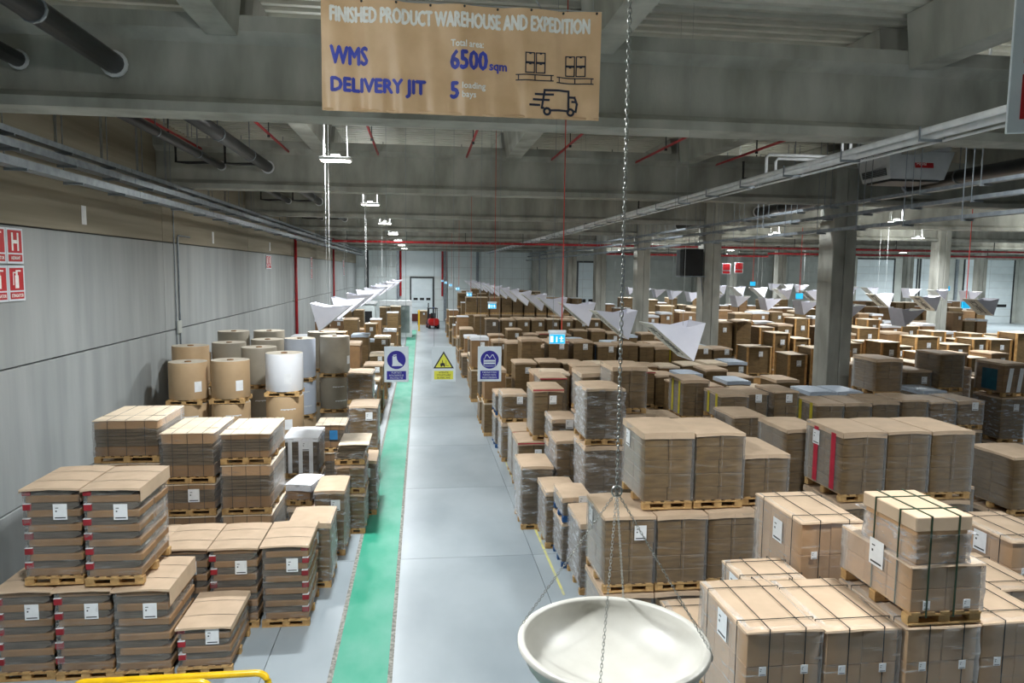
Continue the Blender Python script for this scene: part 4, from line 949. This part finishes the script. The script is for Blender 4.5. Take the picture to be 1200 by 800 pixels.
# ------------------------------------------------------------------ wall signs
def wallsign(y, z, cols, lb, s=1.0):
    """red and white fire signs on the left wall; each column is (letter or None, caption)"""
    t = thing('fire_sign', (XW+.02, y, z), lb, 'fire sign', 'red fire signs on the concrete wall')
    for i, colm in enumerate(cols):
        for j, (sym, cap) in enumerate(colm):
            b = ob('board', cached(('wsb', s), lambda: MB().box(0, 0, 0, .025, .56*s, .66*s).mesh('b', signwhite)), t, (0, i*.58*s, -j*.7*s))
            ob('red_panel', cached(('wsr', s), lambda: MB().box(.025, .05*s, .2*s, .029, .51*s, .62*s).mesh('r', signred)), b)
            ob('red_caption', cached(('wsc', s), lambda: MB().box(.025, .05*s, .04*s, .029, .51*s, .17*s).mesh('r', signred)), b)
            rz = (0, 0, math.pi/2)
            if sym == 'H': textmesh('H', .46*s, inkwhite, b, (.033, .28*s, .25*s), .85, .012*s, None, 'CENTER', rot=rz)
            else:
                e = MB().box(.029, .22*s, .24*s, .033, .34*s, .48*s).box(.029, .25*s, .48*s, .033, .31*s, .55*s).box(.029, .25*s, .55*s, .033, .42*s, .58*s).box(.029, .15*s, .3*s, .033, .175*s, .54*s).box(.029, .15*s, .52*s, .033, .26*s, .545*s)
                ob('extinguisher_symbol', e.mesh('e', inkwhite), b)
            textmesh(cap, .085*s, inkwhite, b, (.033, .28*s, .075*s), .85, .002, None, 'CENTER', rot=rz)
wallsign(13.87, 6.04, (((('X', 'STINGATOR')), ('X', 'STINGATOR')), (('H', 'HIDRANT'), ('X', 'STINGATOR'))), 'nearest red and white hydrant and extinguisher signs on the concrete wall')
wallsign(37.0, 6.0, ((('X', 'ALARMA'),), (('X', ''),)), 'red fire sign on the wall before the red standpipe')
wallsign(51.5, 6.1, ((('H', 'HIDRANT'), ('X', 'STINGATOR')),), 'hydrant sign pair on the wall beyond the red standpipe', 1.1)
wallsign(72.0, 6.2, ((('X', 'ALARMA'),), (('X', ''), ('X', ''))), 'farthest red fire signs on the concrete wall', 1.1)
for i, (y, r, m, nm) in enumerate(((45.0, .09, redpipe, 'bright red standpipe on the concrete wall behind the rolls'), (64, .08, redpipe, 'farther red standpipe on the concrete wall'))):
    o = ob('standpipe', MB().tube([(0, 0, 0), (0, 0, 8.9)], r, 10).mesh('pipe', m, True), None, (XW+.12, y, 0), label=nm, category='pipe', group='red standpipes')
t = thing('conduit', (XW+.03, 24.0, 0), 'grey cable conduit with junction box running up the wall panel joint', 'conduit')
ob('pipe', MB().tube([(0, 0, 0), (0, 0, 6.95), (0, .06, 7.0), (0, 1.2, 7.0)], .025, 8).mesh('c', galv), t); ob('pipe', MB().tube([(0, -.35, 0), (0, -.35, 8)], .018, 8).mesh('c', galv), t)
ob('junction_box', MB().cbox(-.02, -.36, 3.95, .05, .02, 4.35, .01).mesh('jb', paneldark), t)
for i, (y, z) in enumerate(((17.6, 6.95), (27.9, 6.9), (38, 6.9))):
    o = ob('wall_tag', MB().box(0, 0, 0, .01, .22, .42).box(.01, .06, .1, .012, .16, .34).mesh('tag', paper), None, (XW+.001, y, z), label=f'small white tag high on the concrete wall, {ORD[i]} from the front', category='tag', group='white wall tags')

# big red and white hanging sign near the camera
t = thing('hanging_sign', (4.29, 5.0, 7.06), 'large white and red sign cut by the corner of the picture', 'sign', None, R(-24))
ob('board', MB().cbox(0, 0, 0, .75, .03, 1.5, .006).mesh('b', signwhite), t)
for z0, z1 in ((.1, .42), (.5, 1.42)): ob('red_panel', MB().box(.08, -.004, z0, .67, 0, z1).mesh('r', signred), t)
for x in (.1, .65): ob('wire', MB().tube([(x, .015, 1.5), (x, .015, ZD-7.06-.08)], .004, 5).mesh('w', galv), t)

# ------------------------------------------------------------------ hanging bowl with chains
cx, cy, cz, br = 1.125, 4.0, 3.82, .565
t = thing('hanging_bowl', (cx, cy, cz), 'large cream bowl hanging on chains above the carton stacks', 'bowl')
prof_ = [(br, 0), (br, .022), (br-.01, .03), (br-.035, .03), (br-.045, .018)]
for k in range(1, 13):
    a = k/12*math.pi/2; prof_.append(((br-.045)*math.cos(a)+.0001, .018-.26*math.sin(a)))
bo = MB().lathe(prof_, 64)
outp = [(br, 0), (br-.02, -.02)]+[((br-.03)*math.cos(k/12*math.pi/2)+.0001, -.02-.27*math.sin(k/12*math.pi/2)) for k in range(1, 13)]
bo.lathe([(r_, z_) for r_, z_ in reversed(outp)], 64)
ob('bowl_shell', bo.mesh('bowl', bowlmat, True), t)
def linkmesh(ln, r):
    def mk():
        p = []; wv = ln*.26
        for k in range(12):
            a = 2*math.pi*k/12; p.append((wv*math.cos(a), 0, (ln/2-wv)*(1 if math.sin(a) > 0 else -1)*(abs(math.sin(a)) > .01)+wv*math.sin(a)))
        p.append(p[0]); return MB().tube(p, r, 5, False).mesh('link', chainmat, True)
    return cached(('lk', ln, r), mk)
def chain(parent, a, b, ln=.036, r=.003, nm='chain'):
    """one chain made of interlocked links, joined into one part"""
    a, b = Vector(a), Vector(b); L_ = (b-a).length; n = max(2, int(L_/(ln*.74))); dirv = (b-a)/L_
    q = dirv.to_track_quat('Z', 'Y'); lm = linkmesh(ln, r); vs0 = [v.co.copy() for v in lm.vertices]; fs0 = [tuple(p.vertices) for p in lm.polygons]
    mb_ = MB()
    for k in range(n):
        rz = Matrix.Rotation(k*math.pi/2, 3, 'Z'); c = a+dirv*(L_*(k+.5)/n)
        mb_.add([c+q @ (rz @ v) for v in vs0], fs0)
    return ob(nm, mb_.mesh('chain', chainmat, True), parent)
apex = (.0, .0, .92)
chain(t, apex, (0.01, .02, ZD-cz-.08))
ob('ring', MB().tube([(.03*math.cos(a*math.pi/8), 0, .92+.03*math.sin(a*math.pi/8)) for a in range(17)], .006, 6, False).mesh('ring', chainmat, True), t)
for a in (158, 68, -22, 248):
    p = (br*.99*math.cos(R(a)), br*.99*math.sin(R(a)), .03)
    chain(t, apex, p, .024, .0018)
    ob('hook', MB().tube([p, (p[0]*1.02, p[1]*1.02, .0), (p[0]*1.015, p[1]*1.015, -.03)], .004, 5).mesh('hook', chainmat), t)

# ------------------------------------------------------------------ yellow guard rails
def rail(x0, x1, y, z, r, lb):
    t = thing('guard_rail', ((x0+x1)/2, y, 0), lb, 'railing', 'yellow guard rails')
    a = (x1-x0)/2; c = .14; arc = lambda sx: [(sx*(a-c+c*math.sin(q*math.pi/12)), 0, z-c+c*math.cos(q*math.pi/12)) for q in range(7)]
    pts = [(-a, 0, .0)]+list(reversed(arc(-1)))+arc(1)+[(a, 0, .0)]
    ob('hoop', MB().tube(pts, r, 14).mesh('rail', yellowrail, True), t)
    for sx in (-1, 1): ob('foot_plate', bxm(.16, .16, .012, yellowrail, .004, 'plate'), t, (sx*a, 0, .0))
rail(-4.1, -1.86, 8.72, 1.1, .042, 'yellow tube guard rail at the bottom edge of the picture')
rail(-3.6, -2.46, 8.5, 1.15, .04, 'lower yellow guard rail in front of the longer one')

# ------------------------------------------------------------------ far end: dock, cabin, forklift, doors
def dock(x0, x1, z1, lb, strips=6, pit=True):
    d_ = struct('door_'+str(lb), MB().box(x0-.18, YF-.16, 0, x0, YF-.06, z1+.2).box(x1, YF-.16, 0, x1+.18, YF-.06, z1+.2).box(x0, YF-.16, z1, x1, YF-.06, z1+.2).mesh('frame', darksteel))
    hh = (z1-.9*pit)/strips
    for k in range(strips): ob('door_panel', bxm(x1-x0, .05, hh-.02, doormat, .012, 'panel'), d_, ((x0+x1)/2, YF-.09, .9*pit+k*hh))
    for k in range(3): ob('door_window', bxm((x1-x0)*.2, .012, hh*.4, rubber, None, 'window'), d_, (x0+(x1-x0)*(.2+.3*k), YF-.12, .9*pit+2.3*hh))
for x in (-2.45, 2.45): ob('downpipe', MB().tube([(x, YF-.3, 3.0), (x, YF-.3, 9)], .12, 8).mesh('pipe', redpipe), wf)
dock(-1.2, 1.3, 5.1, 1); dock(-2.4, 2.6, 8.0, 2, 8, False) if False else None
ob('panel', MB().box(-2.5, YF-.1, 5.4, 2.5, YF-.05, 8.6).mesh('p', doormat), wf)
o = ob('dock_pit', MB().box(-1.15, YF-.14, 0, 1.2, YF-.1, .9).mesh('pit', mat('brown_dock', (92, 40, 34), .7)), bpy.data.objects['door_1'])
dock(54.9, 60.2, 8.1, 3, 9, False); dock(61.8, 63.4, 8.3, 4, 9, False); dock(64.0, 66.0, 8.3, 5, 9, False); dock(70.2, 77.2, 8.3, 6, 9, False); dock(18.9, 22.2, 7.2, 7, 7, False)
t = thing('site_cabin', (-2.3, 66, 0), 'white framed site cabin with glazed front at the end of the green strip', 'cabin')
for x in (-1.35, 1.35): ob('post', bxm(.18, .18, 3.3, white, .01, 'post'), t, (x, 0, 0))
ob('lintel', bxm(2.9, .2, .45, white, .01, 'lintel'), t, (0, 0, 2.85)); ob('shell', MB().box(-1.35, .1, 0, 1.35, 3.2, 3.2).mesh('shell', panelmat), t)
for x in (-.65, .65): ob('glazing', bxm(1.15, .03, 2.4, mat('cabin_glass', (150, 160, 158), .15, (130, 142, 140), 2), None, 'glass'), t, (x, .06, .4))
t = thing('site_cabin', (-5.6, 63, 0), 'smaller white cabin with dark doorway beside the concrete wall', 'cabin')
ob('shell', MB().cbox(-1.6, 0, 0, 1.6, 3, 3.1, .02).mesh('shell', panelmat), t); ob('doorway', bxm(.6, .04, 2.2, rubber, None, 'door'), t, (1.1, -.01, .3)); ob('roof_trim', bxm(3.4, 3.2, .15, white, .01, 'trim'), t, (0, 1.5, 3.1))
t = thing('guard_post', (-.25, 73, 0), 'yellow guard post at the far end of the green strip', 'post')
ob('post', bxm(.16, .16, 2.1, yellowrail, .02, 'post'), t)
ob('base_plate', bxm(.3, .3, .02, yellowrail, .004, 'plate'), t)
# forklift
t = thing('forklift', (1.15, 76.5, 0), 'red and black forklift truck at the far end of the aisle', 'forklift', None, R(8))
ob('counterweight', MB().cbox(-.55, -1.0, .3, .55, -.1, 1.05, .12).mesh('cw', frktred), t)
ob('chassis', MB().cbox(-.5, -.2, .25, .5, .9, .8, .06).mesh('ch', rubber), t)
for x in (-.45, .45):
    for y in (-.7, .75):
        wl_ = ob('wheel', cached('whl', lambda: MB().tube([(-.11, 0, 0), (.11, 0, 0)], .3, 18).mesh('wheel', rubber)), t, (x, y, .3))
        ob('hub', cached('hub', lambda: MB().tube([(-.125, 0, 0), (.125, 0, 0)], .13, 12).mesh('hub', frktred)), wl_)
for x in (-.45, .45):
    for y in (-.35, .65): ob('cab_post', MB().tube([(x, y, .8), (x*.92, y*.9, 2.05)], .035, 6).mesh('post', rubber), t)
ob('overhead_guard', MB().cbox(-.5, -.45, 2.05, .5, .7, 2.12, .02).mesh('roof', rubber), t)
ob('seat', MB().cbox(-.25, -.2, 1.0, .25, .25, 1.12, .03).cbox(-.25, -.28, 1.1, .25, -.18, 1.6, .03).mesh('seat', rubber), t)
for x in (-.28, .28): ob('mast_rail', MB().box(x-.05, 1.0, .1, x+.05, 1.14, 2.6).mesh('mast', darksteel), t); ob('fork', MB().box(x-.06, 1.15, .15, x+.06, 2.2, .2).box(x-.06, 1.15, .15, x+.06, 1.2, .7).mesh('fork', darksteel), t)
ob('lamp', MB().cbox(-.06, -.5, 2.12, .06, -.4, 2.22, .01).mesh('l', mat('blue_beacon', (60, 120, 220), .3)), t)
load('brown', -.45, 81.0, 1.1, 1.0, 0, 1.6, 'brown carton load standing before the far dock door', GL, far=True)
t = thing('yellow_bin', (4.1, 80, 0), 'yellow-topped bin by the far dock column', 'bin'); ob('body', bxm(.7, .7, .7, rubber, .02, 'b'), t); ob('lid', bxm(.75, .75, .35, yellowrail, .05, 'l'), t, (0, 0, .7))
# black cabinet on the second column
t = thing('wall_cabinet', (12.55, 32.9, 5.85), 'black cabinet on a shelf bracket beside the second column', 'cabinet')
ob('shelf', bxm(1.25, .6, .06, galv, .005, 'shelf'), t, (0, 0, 0)); ob('cabinet_body', bxm(.95, .5, 1.25, rubber, .02, 'body'), t, (.02, 0, .06)); ob('side_panel', bxm(.18, .5, 1.2, darksteel, .01, 'side'), t, (-.55, 0, .06))
ob('brace', MB().tube([(.5, 0, 0), (.62, 0, -.9)], .03, 6).mesh('brace', galv), t)
for i, (x, y, z) in enumerate(((16.2, 54.3, 6.0), (29.5, 69.0, 6.0), (30.8, 69.0, 6.1))):
    t = thing('fire_sign', (x, y, z), f'small red and white fire sign beyond the columns, {ORD[i]} across', 'fire sign', 'fire signs beyond the columns')
    ob('board', MB().box(0, 0, 0, .9, .03, 1.1).mesh('b', signwhite), t); ob('red_panel', MB().box(.08, -.01, .4, .82, 0, 1.02).mesh('r', signred), t); ob('red_caption', MB().box(.08, -.01, .08, .82, 0, .32).mesh('r', signred), t)
    ob('wire', MB().tube([(.45, .01, 1.1), (.45, .01, ZD-z-.08)], .006, 5).mesh('w', galv), t)

for side, (b, ms) in JB.items():
    lb = ['mass of far and half-hidden pallet loads left of the aisle', 'mass of far and half-hidden pallet loads right of the aisle', 'mass of far and half-hidden pallet loads beyond the columns'][side]
    o = ob('far_pallet_loads', b.mesh('far_loads', ms), None, label=lb, category='pallet loads', kind='stuff')
bpy.data.scenes.remove(TS)
